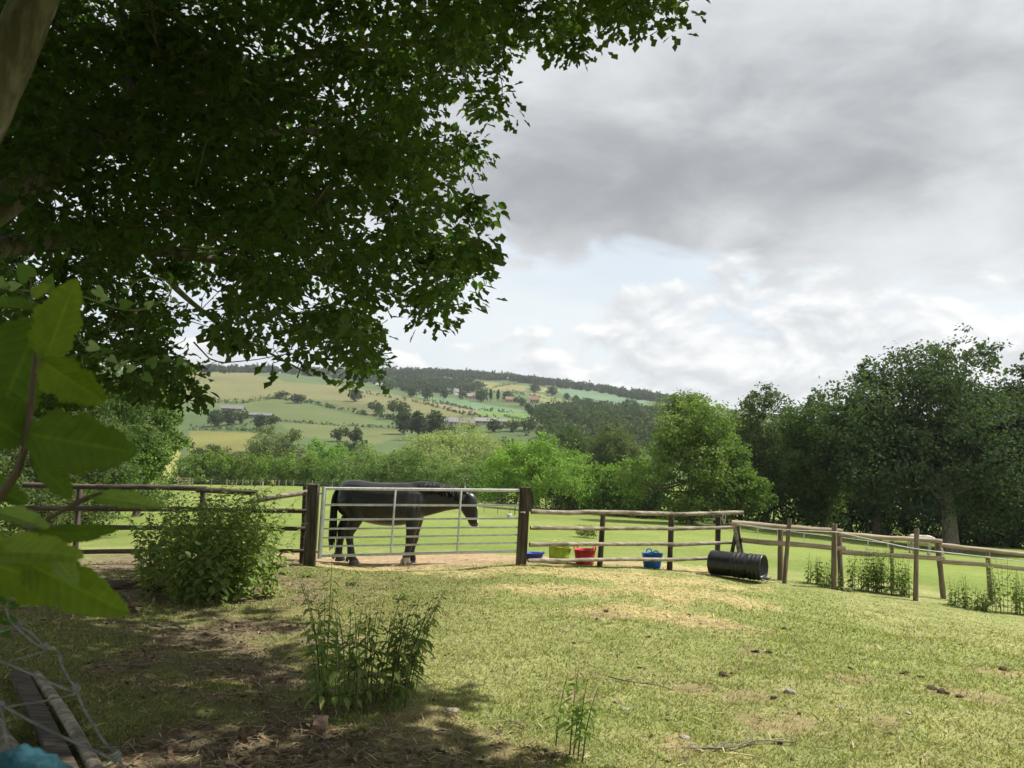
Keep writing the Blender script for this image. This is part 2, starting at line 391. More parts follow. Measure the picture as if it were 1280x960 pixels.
def cover(x, y):
    """albedo of the ground and how much grass grows there"""
    n = fbm(x, y, .55, 5); n2 = fbm(x+13, y+71, 2.3, 4); n3 = fbm(x+5, y+31, 7.0, 3)
    g_near = np.array([.212, .243, .088]); g_dry = np.array([.31, .30, .145]); g_field = np.array([.165, .220, .055])
    dry = sstep(n*.5+n2*.35+n3*.15, .44, .62)
    near = g_near + (g_dry-g_near)*(dry*.45)[..., None]
    fw = sstep(y + .06*x, 15.2, 17.6)
    fcol = g_field*(1+.45*(fbm(x, y, .10, 5)-.5))[..., None] + (np.array([.24, .24, .10])-g_field)*(.55*sstep(n2*.5+fbm(x+9, y, .25, 4)*.5, .48, .70))[..., None]
    c = near + (fcol-near)*fw[..., None]
    grass = 1 - .15*dry
    st = np.zeros_like(x)
    for p, rx, ry in _straw: st = np.maximum(st, np.exp(-ell(x, y, p[0], p[1], rx, ry*1.7)))
    st = sstep(st + (n2-.5)*.9 + (n3-.5)*.5, .28, .75)
    c = c + (np.array([.46, .385, .205])-c)*(st*.62)[..., None]; grass = grass*(1-.5*st)
    ba = np.zeros_like(x)
    for p, rx, ry, k in _bare: ba = np.maximum(ba, k*np.exp(-ell(x, y, p[0], p[1]+.2, rx, ry)))
    ba = sstep(ba + (n2-.5)*.35, .42, .62)*sstep(y + .03*x, 12.9, 13.4)
    c = c + (np.array([.36, .27, .17])-c)*ba[..., None]; grass = grass*(1-ba)
    sc = np.zeros_like(x)
    for p, rx, ry in _scar: sc = np.maximum(sc, np.exp(-ell(x, y, p[0], p[1], rx, ry*2.0)))
    sc = sstep(sc + (n3-.5)*.8 + (n2-.5)*.3, .40, .75)
    c = c + (np.array([.25, .185, .115])-c)*(sc*.6)[..., None]; grass = grass*(1-.6*sc)
    so_ = soil_mask(x, y)
    under_g = np.array([.13, .135, .05])
    und = sstep(-x + .15*(y-6) - .2, .0, 1.6)*sstep(14.5-y, 0, 2)      # thinner grass, its colour darkened below the tree
    c = c + (under_g-c)*(und*.6*(1-st)*(1-ba))[..., None]
    c = c + (np.array([.165, .128, .090])*(.75+.5*n3)[..., None]-c)*(so_*.85)[..., None]; grass = grass*(1-.85*so_)*(1-.2*und)
    return c, np.clip(grass, 0, 1), st, so_

# ------------------------------------------------------------------ the ground, one sheet to the horizon
FIELDS = [   # outline in the photograph -> albedo of the crop or pasture
    ([(225, 455), (300, 464), (360, 477), (440, 484), (530, 500), (585, 517), (560, 524), (500, 512), (420, 500), (345, 497), (262, 503), (225, 500)], (.185, .19, .088)),
    ([(262, 503), (345, 497), (380, 503), (440, 520), (502, 532), (430, 531), (345, 526), (280, 512)], (.135, .175, .07)),
    ([(395, 500), (450, 505), (500, 516), (480, 524), (430, 513)], (.15, .165, .07)),
    ([(345, 527), (430, 532), (502, 537), (500, 545), (470, 556), (370, 545)], (.155, .185, .075)),
    ([(235, 538), (318, 541), (330, 560), (235, 570)], (.20, .205, .065)),
    ([(530, 500), (560, 502), (608, 512), (600, 518), (578, 517)], (.235, .20, .125)),
    ([(515, 494), (560, 497), (660, 514), (655, 517), (600, 512), (530, 500)], (.14, .24, .13)),
    ([(600, 512), (674, 517), (672, 526), (650, 528), (596, 520)], (.16, .26, .085)),
    ([(598, 477), (662, 482), (654, 489), (620, 488), (600, 482)], (.235, .235, .10)),
    ([(660, 490), (724, 503), (722, 511), (690, 505), (655, 494)], (.25, .27, .12)),
    ([(690, 487), (730, 486), (812, 500), (806, 511), (760, 507), (712, 497)], (.15, .24, .15)),
    ([(670, 484), (700, 486), (690, 491), (668, 489)], (.30, .29, .14)),
    ([(268, 453), (320, 456), (320, 460), (268, 459)], (.22, .27, .12)),
    ([(470, 458), (500, 462), (500, 466), (470, 465)], (.22, .27, .12)),
    ([(195, 560), (222, 560), (222, 606), (195, 606)], (.33, .34, .12)),
]
def in_poly(u, v, poly):
    ins = np.zeros(u.shape, bool); n = len(poly); j = n-1
    for i in range(n):
        xi, yi = poly[i]; xj, yj = poly[j]
        c = ((yi > v) != (yj > v)) & (u < (xj-xi)*(v-yi)/((yj-yi) if yj != yi else 1e-9) + xi)
        ins ^= c; j = i
    return ins
def build_ground():
    front = np.radians(np.arange(-44, 44.01, .22)); back = np.radians(np.arange(44, 316, 4.0)[1:])
    th = np.concatenate([front, back]); nt = len(th)
    r = np.concatenate([[0.3, .8, 1.4, 2.0], np.exp(np.arange(log(2.4), log(3200), .0195))]); nr = len(r)
    T_, R_ = np.meshgrid(th, r); x = (R_*np.sin(T_)).ravel(); y = (R_*np.cos(T_)).ravel()
    z = height(x, y)
    near = sstep(16-np.hypot(x, y), 0, 6)
    so_ = None
    colr = np.tile(np.array([.118, .20, .04]), (len(x), 1))
    nearm = np.hypot(x, y) < 175
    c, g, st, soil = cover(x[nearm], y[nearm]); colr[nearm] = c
    far = ~nearm & (y > 0)
    xf, yf, zf = x[far], y[far], z[far]
    u, v, _ = project(np.stack([xf, yf, zf], 1))
    uj = u + (fbm(xf, yf, .02, 3)-.5)*6; vj = v + (fbm(xf+500, yf, .02, 3)-.5)*2
    cf = np.tile(np.array([.105, .155, .065]), (far.sum(), 1))
    rr = np.hypot(xf, yf)
    cf[rr > 1400] = (.09, .13, .065)
    for poly, a in FIELDS: cf[in_poly(uj, vj, poly)] = a
    cf *= (.56 + .40*fbm(xf, yf, .018, 4) + .10*fbm(xf, yf, .11, 3))[:, None]
    colr[far] = cf
    V = np.stack([x, y, z], 1)
    i, j = np.meshgrid(np.arange(nr-1), np.arange(nt), indexing='ij'); j2 = (j+1) % nt
    Q = np.stack([i*nt+j, (i+1)*nt+j, (i+1)*nt+j2, i*nt+j2], -1).reshape(-1, 4)[:, ::-1]
    cen = len(V); V = np.concatenate([V, [[0, 0, H(0, 0)]]]); colr = np.concatenate([colr, [colr[0]]])
    k = np.arange(nt); Tn = np.stack([k, (k+1) % nt, np.full(nt, cen)], 1)[:, ::-1]
    o = obj('ground', mesh('ground', V, [Q, Tn], colr, True), M['ground'])
    tag(o, 'mown paddock and pasture falling away to fields on the far hillside', 'ground', kind='structure')
build_ground()

# ------------------------------------------------------------------ leaf clouds
def leaf_template(kind):
    if kind == 'rhomb':      # folded diamond
        return np.array([(0, 0, 0), (.45, .30, .07), (1, 0, -.05), (.45, -.30, .07)]), np.array([(0, 2, 1), (0, 3, 2)])
    if kind == 'ovate':
        V = [(0, 0, 0), (.22, .26, .05), (.5, .30, .07), (.78, .17, .02), (1, 0, -.10), (.78, -.17, .02), (.5, -.30, .07), (.22, -.26, .05)]
        return np.array(V), np.array([(0, 4, 1), (1, 4, 2), (2, 4, 3), (0, 7, 4), (7, 6, 4), (6, 5, 4)])
    if kind == 'oak':        # lobed blade, widest past the middle
        half = [(.14, .06), (.30, .19), (.44, .10), (.68, .32), (.82, .17)]
    V = [(0, 0, 0), (1.0, 0, -.06), (.52, 0, -.03)]; F = []
    for s in (1, -1):
        b = len(V)
        for (a, w) in half: V.append((a, w*s, .06*w/.3 - .05*a*a))
        seq = [0] + [b+i for i in range(5)] + [1]
        F += [(2, seq[i+1], seq[i]) if s == 1 else (2, seq[i], seq[i+1]) for i in range(6)]
    return np.array(V, float), np.array(F)
TPL = {k: leaf_template(k) for k in ('rhomb', 'ovate', 'oak')}
def unit(a): return a/(np.linalg.norm(a, axis=-1, keepdims=True) + 1e-12)
def leaf_cloud(c, nrm, size, kind, base, rs, spread=.7, var=.22, hue=.12, droop=0.0, axis=None):
    """leaves at points c, facing roughly nrm; returns verts, faces, colours"""
    n = len(c); N = unit(nrm + spread*rs.randn(n, 3))
    A = rs.randn(n, 3) if axis is None else axis + .5*rs.randn(n, 3)
    A[:, 2] -= droop
    A = unit(A - (A*N).sum(1, keepdims=True)*N); B = np.cross(N, A)
    tv, tf = TPL[kind]; sz = size*(.65 + .7*rs.rand(n))
    V = c[:, None] + sz[:, None, None]*(tv[None, :, 0, None]*A[:, None] + tv[None, :, 1, None]*B[:, None] + tv[None, :, 2, None]*N[:, None])
    F = tf[None] + (np.arange(n)*len(tv))[:, None, None]
    k = (1 + var*rs.randn(n)).clip(.45, 1.8)[:, None]; hshift = rs.randn(n)[:, None]*hue
    colr = np.asarray(base)*k*np.concatenate([1+hshift, np.ones((n, 1)), 1-hshift], 1)
    return V.reshape(-1, 3), F.reshape(-1, 3), np.repeat(colr.clip(.005, .9), len(tv), 0)
def sphere_pts(rs, n):
    v = rs.randn(n, 3); return unit(v)

TREE_N, TREE_S, TREE_C = 1.7, .74, np.array((1.62, 1.55, 1.85))
def crown_leaves(rs, lobes, n, size, kind, base, col2=None, hollow=.62, gap=.0):
    """lobes: (centre, radius vec). Leaves on the outer shells of the lobes"""
    cs = np.array([l[0] for l in lobes]); rv = np.array([l[1] for l in lobes])
    w = (rv[:, 0]*rv[:, 2]); w = w/w.sum()
    idx = rs.choice(len(lobes), n, p=w); d = sphere_pts(rs, n)
    per = int(np.clip(n//160, 3, 26)); K = max(8, n//per)                     # sprays of leaves set over the lobes
    si = rs.choice(len(lobes), K, p=w); sd = sphere_pts(rs, K); sr = hollow + (1.12-hollow)*rs.rand(K)**.6
    ph = np.sin(sd[:, 0]*5+si*1.7)*np.sin(sd[:, 1]*6+si*2.9)*np.sin(sd[:, 2]*5.5+si)
    sr *= 1 + .30*ph; sc_ = cs[si] + sd*rv[si]*sr[:, None]; ssz = rv[si]*(.20+.16*rs.rand(K))[:, None]
    j = rs.randint(0, K, n); idx = si[j]; e = rs.randn(n, 3)*.62
    p = sc_[j] + e*ssz[j]*np.array([1.15, 1.15, .75]); d = unit(sd[j] + .55*unit(e) + np.array([0, 0, .15]))
    # drop leaves deep inside other lobes
    keep = np.ones(n, bool)
    for k in range(len(lobes)):
        q = ((p-cs[k])/rv[k]); keep &= ~(((q**2).sum(1) < .36) & (idx != k) & (rs.rand(n) < .6))
    p, d, idx = p[keep], d[keep], idx[keep]
    cb = np.tile(np.asarray(base, float), (len(p), 1))
    cb *= (.86 + .28*rs.rand(K))[j][keep][:, None]
    if col2 is not None:
        lob = rs.rand(len(lobes)); cb += (np.asarray(col2)-np.asarray(base))*(lob[idx]*.8)[:, None]
    nn = unit(d*np.array([1, 1, 1.0]) + np.array([0, 0, .45]))
    V, F, cc = leaf_cloud(p, nn, size, kind, (1, 1, 1), rs, .75, .2, .10)
    tvn = len(TPL[kind][0])
    return V, F, cc*np.repeat(cb, tvn, 0)

def tree(name, label, base, h, w, d, crown_lo=.12, n=9000, size=.34, col=(.07, .115, .028), col2=None, seed=1, nl=26, lob=.24, group=None,
         trunk=None, kind='rhomb', mat='leaf_far', shape='round', cat='tree', bark='bark_dark', limbs=True):
    rs = np.random.RandomState(seed); base = np.asarray(base, float)
    root = thing(name, label, cat, base, group)
    zc = base[2] + h*(crown_lo + (1-crown_lo)*.5); rz = h*(1-crown_lo)*.5
    lobes = []; t = 0
    while len(lobes) < nl and t < 4000:
        t += 1
        q = sphere_pts(rs, 1)[0]*rs.uniform(.28, .98)
        if crown_lo < .06 and q[2] < 0: q[:2] *= 1 + .75*min(1, -q[2]*1.6)
        zz = q[2]
        taper = 1.0
        if shape == 'cone': taper = .25 + .75*(1-(zz+1)/2)
        elif shape == 'dome': taper = 1.0 if zz < 0 else sqrt(max(.05, 1-.55*zz*zz))
        elif shape == 'spire': taper = .35 + .6*(1-abs(zz))
        r = lob*(.5+.85*rs.rand())*(1.15-.35*max(0, zz))
        c = base*np.array([1, 1, 0]) + np.array([q[0]*w*taper, q[1]*d*taper, zc + zz*rz*.92])
        lobes.append((c, np.array([r*w, r*d, r*min(w, rz)*1.0])))
    V, F, cc = crown_leaves(rs, lobes, int(n*TREE_N), size*TREE_S, kind, np.array(col)*TREE_C, None if col2 is None else np.array(col2)*TREE_C, hollow=.46)
    low = V[:, 2] < base[2]+.05; V[low, 2] = base[2]+.05
    obj('crown', mesh('crown', V, F, cc), M[mat], root)
    tr = trunk or h*.022
    b = MB(); lean = rs.randn(2)*h*.02
    zt = h*(crown_lo + (1-crown_lo)*.55)
    pts = np.array([base + np.array([lean[0]*s, lean[1]*s, zt*s-.2]) for s in (0, .08, .3, .55, .8, 1)])
    b.tube(pts, tr*np.array([1.5, 1.1, .95, .8, .6, .3]), 9, wob=.12)
    b.build('trunk', M[bark], root, True)
    if limbs:
        for l in lobes[::2]:
            s = rs.uniform(.3, .75); st = base + np.array([lean[0]*s, lean[1]*s, zt*s])
            m = (st + l[0])/2 + np.array([0, 0, -.05*h])
            MB().tube(arc([st, m, l[0]], 6), np.linspace(tr*.42, tr*.08, 6), 5, False).build('limb', M[bark], root, True)
    return root
def tree_px(name, label, u, vtop, vbase, hw, Y, depth=None, **k):
    """tree measured in the photograph: centre column, top, base, half width"""
    b = P(u, vbase, Y); b[2] = H(b[0], b[1]); top = P(u, vtop, Y)[2]
    w = hw/FPX*Y; return tree(name, label, b, (top-b[2])*.97, w, depth or w*.9, **k)

# ------------------------------------------------------------------ trees round the paddock
DK = (.040, .070, .022); MID = (.062, .105, .026); BR = (.105, .175, .036); PALE = (.22, .26, .11); OLV = (.085, .105, .035); YG = (.14, .19, .05)
tree_px('oak_tree', 'tallest broad dark green oak with thick trunk behind the pole fence', 1190, 404, 692, 140, 62, seed=11, n=30000, size=.40, col=(.036, .060, .027), col2=(.055, .08, .03), crown_lo=.13, nl=46, lob=.24, trunk=.55, shape='dome', bark='bark')
tree_px('oak_tree', 'dark tree cut by the right edge of the photo with slim pale trunk', 1296, 408, 694, 96, 63, seed=12, n=18000, size=.40, col=(.036, .060, .025), col2=(.06, .09, .03), crown_lo=.14, nl=34, trunk=.28, shape='dome', bark='bark')
tree_px('ash_tree', 'dark green tree just left of the tallest oak, crown merging into it', 1096, 446, 684, 74, 66, seed=13, n=17000, size=.38, col=(.035, .060, .025), col2=(.05, .08, .028), crown_lo=.10, nl=32, trunk=.3)
tree_px('ash_tree', 'mid green tree with feathery top between the round pale tree and dark trees', 1030, 468, 676, 74, 71, seed=14, n=17000, size=.36, col=(.055, .088, .028), col2=MID, crown_lo=.08, nl=32, trunk=.28)
tree_px('ash_tree', 'open topped ash tree standing behind the round light green tree', 958, 470, 664, 72, 82, seed=15, n=19000, size=.36, col=(.055, .09, .034), col2=OLV, crown_lo=.08, nl=30, trunk=.25)
tree_px('maple_tree', 'light green rounded tree standing forward at the end of the hedge', 862, 470, 652, 72, 67, seed=16, n=26000, size=.33, col=(.105, .165, .034), col2=(.14, .185, .058), crown_lo=.05, nl=44, lob=.25, trunk=.25, shape='dome')
tree_px('maple_tree', 'low bright green skirt of a tree beside the round light green tree', 916, 556, 656, 40, 66, seed=17, n=9000, size=.32, col=(.095, .15, .032), crown_lo=.0, nl=22, lob=.3, trunk=.12)
tree_px('lime_tree', 'small bright green round tree behind the right gate post', 664, 533, 640, 54, 88, seed=18, n=15000, size=.34, col=(.155, .255, .042), col2=(.13, .20, .045), crown_lo=.04, nl=34, lob=.26, trunk=.2, shape='dome')
tree_px('willow_tree', 'widest pale grey green willow beyond the gate', 560, 528, 606, 68, 150, seed=19, n=17000, size=.5, col=(.195, .24, .075), col2=PALE, crown_lo=.0, nl=38, lob=.26)
tree_px('willow_tree', 'pale willow left of the widest one above the bushy hedge', 484, 552, 606, 40, 152, seed=20, n=9000, size=.5, col=(.165, .20, .08), col2=BR, crown_lo=.0, nl=24, lob=.28)
tree_px('willow_tree', 'pale silvery willow beneath the drooping oak sprig', 352, 530, 602, 42, 165, seed=21, n=10000, size=.5, col=(.16, .20, .09), col2=OLV, crown_lo=.0, nl=26, lob=.27)
tree_px('alder_tree', 'bright green bushy tree between two pale willows', 410, 549, 604, 34, 158, seed=22, n=8000, size=.48, col=(.135, .225, .044), crown_lo=.0, nl=22, lob=.3)
tree_px('alder_tree', 'dull green tree rising behind the bright bushy alder', 446, 540, 600, 26, 185, seed=23, n=6000, size=.5, col=(.07, .10, .045), crown_lo=.0, nl=18, lob=.3)
tree_px('alder_tree', 'dull olive tree right of the widest willow, left of the bright round tree', 626, 542, 612, 30, 160, seed=24, n=6000, size=.48, col=OLV, crown_lo=.0, nl=20, lob=.28)
tree_px('oak_tree', 'olive green tree behind the right hedge, left of the round light tree', 770, 518, 620, 48, 150, seed=25, n=13000, size=.52, col=(.065, .092, .034), col2=OLV, crown_lo=.0, nl=30, lob=.27)
tree_px('oak_tree', 'dark olive tree above the hedge right of the bright round tree', 722, 524, 616, 40, 165, seed=26, n=11000, size=.52, col=(.055, .085, .032), col2=MID, crown_lo=.0, nl=26, lob=.27)
tree_px('hazel_tree', 'dark tree filling the dip right of the round light green tree', 925, 500, 662, 50, 90, seed=29, n=12000, size=.4, col=(.045, .075, .026), crown_lo=.0, nl=28, trunk=.2)
tree_px('hazel_tree', 'dark shaded tree between the feathery topped tree and the tall oaks', 1062, 486, 680, 50, 78, seed=30, n=12000, size=.4, col=(.04, .07, .024), crown_lo=.0, nl=28, trunk=.2)
tree_px('thorn_tree', 'small dark tree at the left foot of the hillside pasture', 250, 548, 596, 26, 190, seed=27, n=5000, size=.5, col=DK, crown_lo=.0, nl=16, lob=.3)
tree_px('thorn_tree', 'brownish thorn tree behind the left end of the clipped hedge', 300, 556, 596, 30, 185, seed=28, n=5000, size=.5, col=(.085, .09, .04), crown_lo=.0, nl=16, lob=.3)
# trees on the left boundary under and beyond the overhanging oak
tree_px('field_maple', 'leafy light green tree beyond the left fence with sunlit lower crown', 172, 440, 618, 66, 36, seed=31, n=21000, size=.17, col=(.13, .20, .05), col2=(.08, .12, .03), crown_lo=.02, nl=40, lob=.26, trunk=.16, kind='rhomb', mat='leaf_far')
tree_px('field_maple', 'dark hawthorn crowding the left end of the wooden rail fence', 40, 420, 650, 100, 22, seed=32, n=13000, size=.13, col=(.05, .08, .028), col2=OLV, crown_lo=.02, nl=44, lob=.22, trunk=.14, mat='leaf')
tree_px('field_maple', 'dark leafy tree left of the sunlit maple, mostly behind hazel leaves', 85, 380, 640, 95, 29, seed=33, n=13000, size=.15, col=(.05, .08, .026), col2=(.07, .105, .03), crown_lo=.02, nl=40, lob=.22, trunk=.16, mat='leaf')
tree_px('field_maple', 'tall shaded tree behind the oak branches at the far left', -60, 330, 640, 130, 25, seed=34, n=9000, size=.15, col=(.045, .07, .024), crown_lo=.05, nl=40, lob=.22, trunk=.18, mat='leaf')

def hedge(name, label, pts, hgt, wid, n, size, col, col2=None, seed=1, lobes_per_m=.5, cat='hedge', stems=True, jag=.25, group=None, lift=0.0):
    """a run of bushes along ground points"""
    rs = np.random.RandomState(seed); pts = [np.asarray(p, float) for p in pts]
    seg = [np.linalg.norm(pts[i+1]-pts[i]) for i in range(len(pts)-1)]; L = sum(seg); nl = max(4, int(L*lobes_per_m)); lobes = []
    root = thing(name, label, cat, pts[0], group)
    for i in range(nl):
        s = (i+rs.rand())/nl*L; k = 0
        while k < len(seg)-1 and s > seg[k]: s -= seg[k]; k += 1
        p = pts[k] + (pts[k+1]-pts[k])*min(1, s/seg[k]); p = p + np.array([rs.randn()*wid*.25, rs.randn()*wid*.25, 0]); p[2] = H(p[0], p[1])
        hh = hgt*(1-jag+2*jag*rs.rand())
        lobes.append((p + np.array([0, 0, lift+(hh-lift)*.66]), np.array([wid*(.5+.3*rs.rand()), wid*(.5+.3*rs.rand()), (hh-lift)*.40])))
        lobes.append((p + np.array([rs.randn()*wid*.3, rs.randn()*wid*.3, lift+(hh-lift)*.36]), np.array([wid*.62, wid*.62, (hh-lift)*.40])))
        if lift < .3: lobes.append((p + np.array([0, 0, hh*.16]), np.array([wid*.7, wid*.6, hh*.26])))
        if stems and i % 2 == 0: MB().tube([p + np.array([0, 0, -.1]), p + np.array([rs.randn()*.2, rs.randn()*.2, hh*.45]), p + np.array([rs.randn()*.3, 0, hh*.8])], [hgt*.02, hgt*.014, .01], 5, False).build('stem', M['bark_dark'], root, True)
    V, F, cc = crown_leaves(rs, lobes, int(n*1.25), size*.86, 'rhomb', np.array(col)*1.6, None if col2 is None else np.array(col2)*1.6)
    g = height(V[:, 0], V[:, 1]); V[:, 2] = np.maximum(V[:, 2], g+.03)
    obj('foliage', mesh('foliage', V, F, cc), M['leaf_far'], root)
    return root
G = lambda u, v, Y: (lambda p: np.array([p[0], p[1], H(p[0], p[1])]))(P(u, v, Y))
hedge('hedge', 'long clipped hedge behind the far stake fence on the left', [G(222, 606, 138), G(300, 608, 137), G(395, 610, 134)], 4.7, 2.0, 26000, .38, (.10, .155, .034), (.13, .185, .038), 41, .95, lift=.2, jag=.12)
hedge('hedge', 'bushy hedge of rounded shrubs behind the black horse', [G(398, 610, 134), G(450, 612, 130), G(520, 616, 126), G(612, 622, 118)], 4.8, 2.6, 24000, .38, (.105, .165, .045), (.11, .145, .055), 42, .62, jag=.3)
hedge('hedge', 'bright green hedge right of the gate running to the round light tree', [G(706, 634, 98), G(750, 640, 92), G(805, 646, 84), G(830, 648, 80)], 5.0, 2.6, 20000, .36, (.115, .185, .036), (.095, .145, .034), 43, .95, jag=.3, lift=.2)
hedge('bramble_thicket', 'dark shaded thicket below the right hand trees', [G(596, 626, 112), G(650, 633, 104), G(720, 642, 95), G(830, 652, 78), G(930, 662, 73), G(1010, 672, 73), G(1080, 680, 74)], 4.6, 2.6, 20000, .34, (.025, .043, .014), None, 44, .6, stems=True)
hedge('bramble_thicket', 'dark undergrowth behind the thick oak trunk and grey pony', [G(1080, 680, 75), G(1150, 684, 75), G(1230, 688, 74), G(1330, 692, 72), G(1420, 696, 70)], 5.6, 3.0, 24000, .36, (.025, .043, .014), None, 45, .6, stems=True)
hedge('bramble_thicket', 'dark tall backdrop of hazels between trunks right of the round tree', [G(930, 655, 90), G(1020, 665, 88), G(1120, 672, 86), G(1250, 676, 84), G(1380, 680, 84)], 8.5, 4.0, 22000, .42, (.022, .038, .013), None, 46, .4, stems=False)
hedge('bramble_thicket', 'tangled brambles at the foot of the trees left of the rail fence', [G(-60, 672, 19), G(20, 668, 19.5), G(70, 660, 21)], 1.7, 1.0, 9000, .10, (.05, .075, .025), OLV, 47, 2.0)
hedge('bramble_thicket', 'low shrubs under the sunlit maple beyond the left fence', [G(60, 628, 40), G(120, 622, 42), G(205, 614, 48)], 2.0, 1.4, 9000, .16, (.06, .095, .028), None, 48, 1.2)

# ------------------------------------------------------------------ the far hillside
def proto_tree(seed, col, n=900, size=1.25, shape='round', hh=10., w=4.6):
    rs = np.random.RandomState(seed); lobes = []
    for i in range(14):
        q = sphere_pts(rs, 1)[0]*rs.uniform(.3, .8); tp = 1.0 if shape == 'round' else (.2 + .8*(1-(q[2]+1)/2))
        lobes.append((np.array([q[0]*w*tp, q[1]*w*tp, hh*.52 + q[2]*hh*.44]), np.array([1, 1, 1])*w*(.36 if shape == 'round' else .26)))
    V, F, cc = crown_leaves(rs, lobes, n, size, 'rhomb', col, None); V[:, 2] = V[:, 2].clip(-.3)
    return mesh('crown', V, F, cc), MB().tube([(0, 0, -1), (0, 0, hh*.3), (0, 0, hh*.6)], [.4, .3, .15], 5)
PROT = []
for sd, c_, shp, hh, w_ in [(51, (.055, .082, .034), 'round', 10, 5.0), (52, (.075, .105, .042), 'round', 10, 5.4), (53, (.045, .068, .034), 'cone', 12, 4.2), (54, (.095, .13, .05), 'round', 9, 5.0)]:
    me, tb = proto_tree(sd, c_, shape=shp, hh=hh, w=w_); me.materials.append(M['leaf_far'])
    tm = mesh('trunk', np.concatenate(tb.V), [np.concatenate(tb.T)] + [np.concatenate(tb.Q)], np.concatenate(tb.Cc), True); tm.materials.append(M['bark_dark'])
    PROT.append((me, tm, hh))
def far_tree(u, v, Y, hpx, k, label, group=None, name='far_tree', wide=1.0, rs=RS):
    p = P(u, v, Y); p[2] = H(p[0], p[1]); s = hpx/FPX*Y/PROT[k][2]
    r = local_thing(name, label, 'tree', p, group, rs.rand()*6, s)
    if wide != 1.0: r.scale = (s*wide, s*wide, s)
    o = bpy.data.objects.new('crown', PROT[k][0]); C.objects.link(o); o.parent = r
    t = bpy.data.objects.new('trunk', PROT[k][1]); C.objects.link(t); t.parent = r
    return r
YV = [(600, 195), (572, 300), (560, 350), (540, 445), (520, 590), (505, 760), (495, 900), (485, 1080), (478, 1250), (468, 1450), (460, 1500)]
def depth_at(u, v):
    """depth of the hillside seen at a pixel"""
    Ys = np.exp(np.linspace(log(190), log(2600), 160)); pts = np.array([P(u, v, Y) for Y in Ys]); d = pts[:, 2]-height(pts[:, 0], pts[:, 1])
    i = np.argmax(d < 0) if (d < 0).any() else np.argmin(d); return Ys[i]
singles = [
    (522, 551, 44, 2, 'tallest dark conifer at the right corner of the sloping pasture', 1.0), (543, 548, 36, 0, 'dark round tree right beside the tallest conifer', 1.1),
    (505, 543, 30, 0, 'dark tree left of the tallest conifer on the pasture corner', 1.0), (470, 519, 17, 1, 'round tree on the hedge line left of the conifer group', 1.2),
    (498, 525, 24, 1, 'mid green tree uphill of the conifer group', 1.2), (443, 503, 18, 0, 'lone round tree standing in the brown hay meadow', 1.1),
    (534, 500, 17, 0, 'round hedgerow tree left of the upper village houses', 1.2), (515, 497, 14, 0, 'rounded tree at the left end of the upper hedgerow', 1.2),
    (555, 499, 14, 0, 'dark tree directly left of the white village house', 1.0), (578, 500, 12, 1, 'small tree between two upper village houses', 1.0),
    (602, 503, 17, 0, 'wide dark tree right of the upper village houses', 1.3), (613, 503, 20, 2, 'left of two slim dark poplars on the hillside', .5),
    (622, 503, 20, 2, 'right of two slim dark poplars on the hillside', .5), (634, 502, 14, 0, 'dark round tree right of the slim poplars', 1.3),
    (660, 516, 13, 0, 'dark round bush tree at the end of the bright green strip', 1.0), (650, 508, 12, 1, 'pale tree above the bright green strip field', 1.4),
    (668, 491, 12, 0, 'dark copse tree above the olive hillside field', 1.4), (690, 495, 12, 0, 'dark tree on the field corner below the ridge wood', 1.4),
    (708, 500, 9, 0, 'leftmost of two round trees below the blue green field', 1.2), (720, 503, 9, 0, 'rightmost of two round trees below the blue green field', 1.2),
    (735, 508, 11, 0, 'dark clump at the lower left of the blue green field', 1.7), (752, 511, 10, 0, 'dark clump along the foot of the blue green field', 1.7),
    (778, 512, 10, 1, 'round tree at the lower right of the blue green field', 1.4), (794, 513, 11, 0, 'dark tree at the right end of the blue green field', 1.4),
    (690, 536, 24, 1, 'broad green tree right of the stone farm row', 1.6), (712, 534, 22, 0, 'large dark tree above the olive trees of the valley', 1.5),
    (740, 536, 20, 1, 'broad mid green tree in the valley left of the round light tree', 1.7), (617, 541, 17, 0, 'dark round tree in front of the stone farm row', 1.4),
    (640, 540, 14, 1, 'low green tree at the right foot of the stone farm row', 1.7), (590, 540, 11, 3, 'pale bush tree in front of the farm gable', 1.5), (660, 540, 16, 3, 'pale tree below the bright green strip field', 1.5),
    (285, 533, 21, 0, 'dark tree in front of the left barn roof', 1.2), (302, 531, 17, 1, 'green tree between the two barn roofs', 1.0), (325, 536, 19, 0, 'dark tree below the right barn roof', 1.2), (268, 534, 22, 0, 'dark tree left of the barns', 1.2),
    (340, 534, 14, 1, 'small round tree at the right end of the barns', 1.2), (372, 505, 12, 0, 'dark bush tree on the hedge above the green slope', 2.0), (352, 499, 9, 1, 'bush at the top corner of the green slope', 2.0),
    (560, 553, 20, 1, 'tree behind the top of the widest willow', 1.3), (445, 556, 22, 0, 'dark tree between willows and the sloping pasture', 1.0), (425, 552, 18, 1, 'grey green tree at the foot of the sloping pasture', 1.3),
    (800, 540, 26, 1, 'valley tree showing left of the round light tree crown', 1.4), (770, 530, 18, 0, 'dark valley tree below the blue green field', 1.5),
]
for (u, v, hp, k, lb, wd) in singles: far_tree(u, v, depth_at(u, v), hp, k, lb, wide=wd, group='single trees on the far hillside')

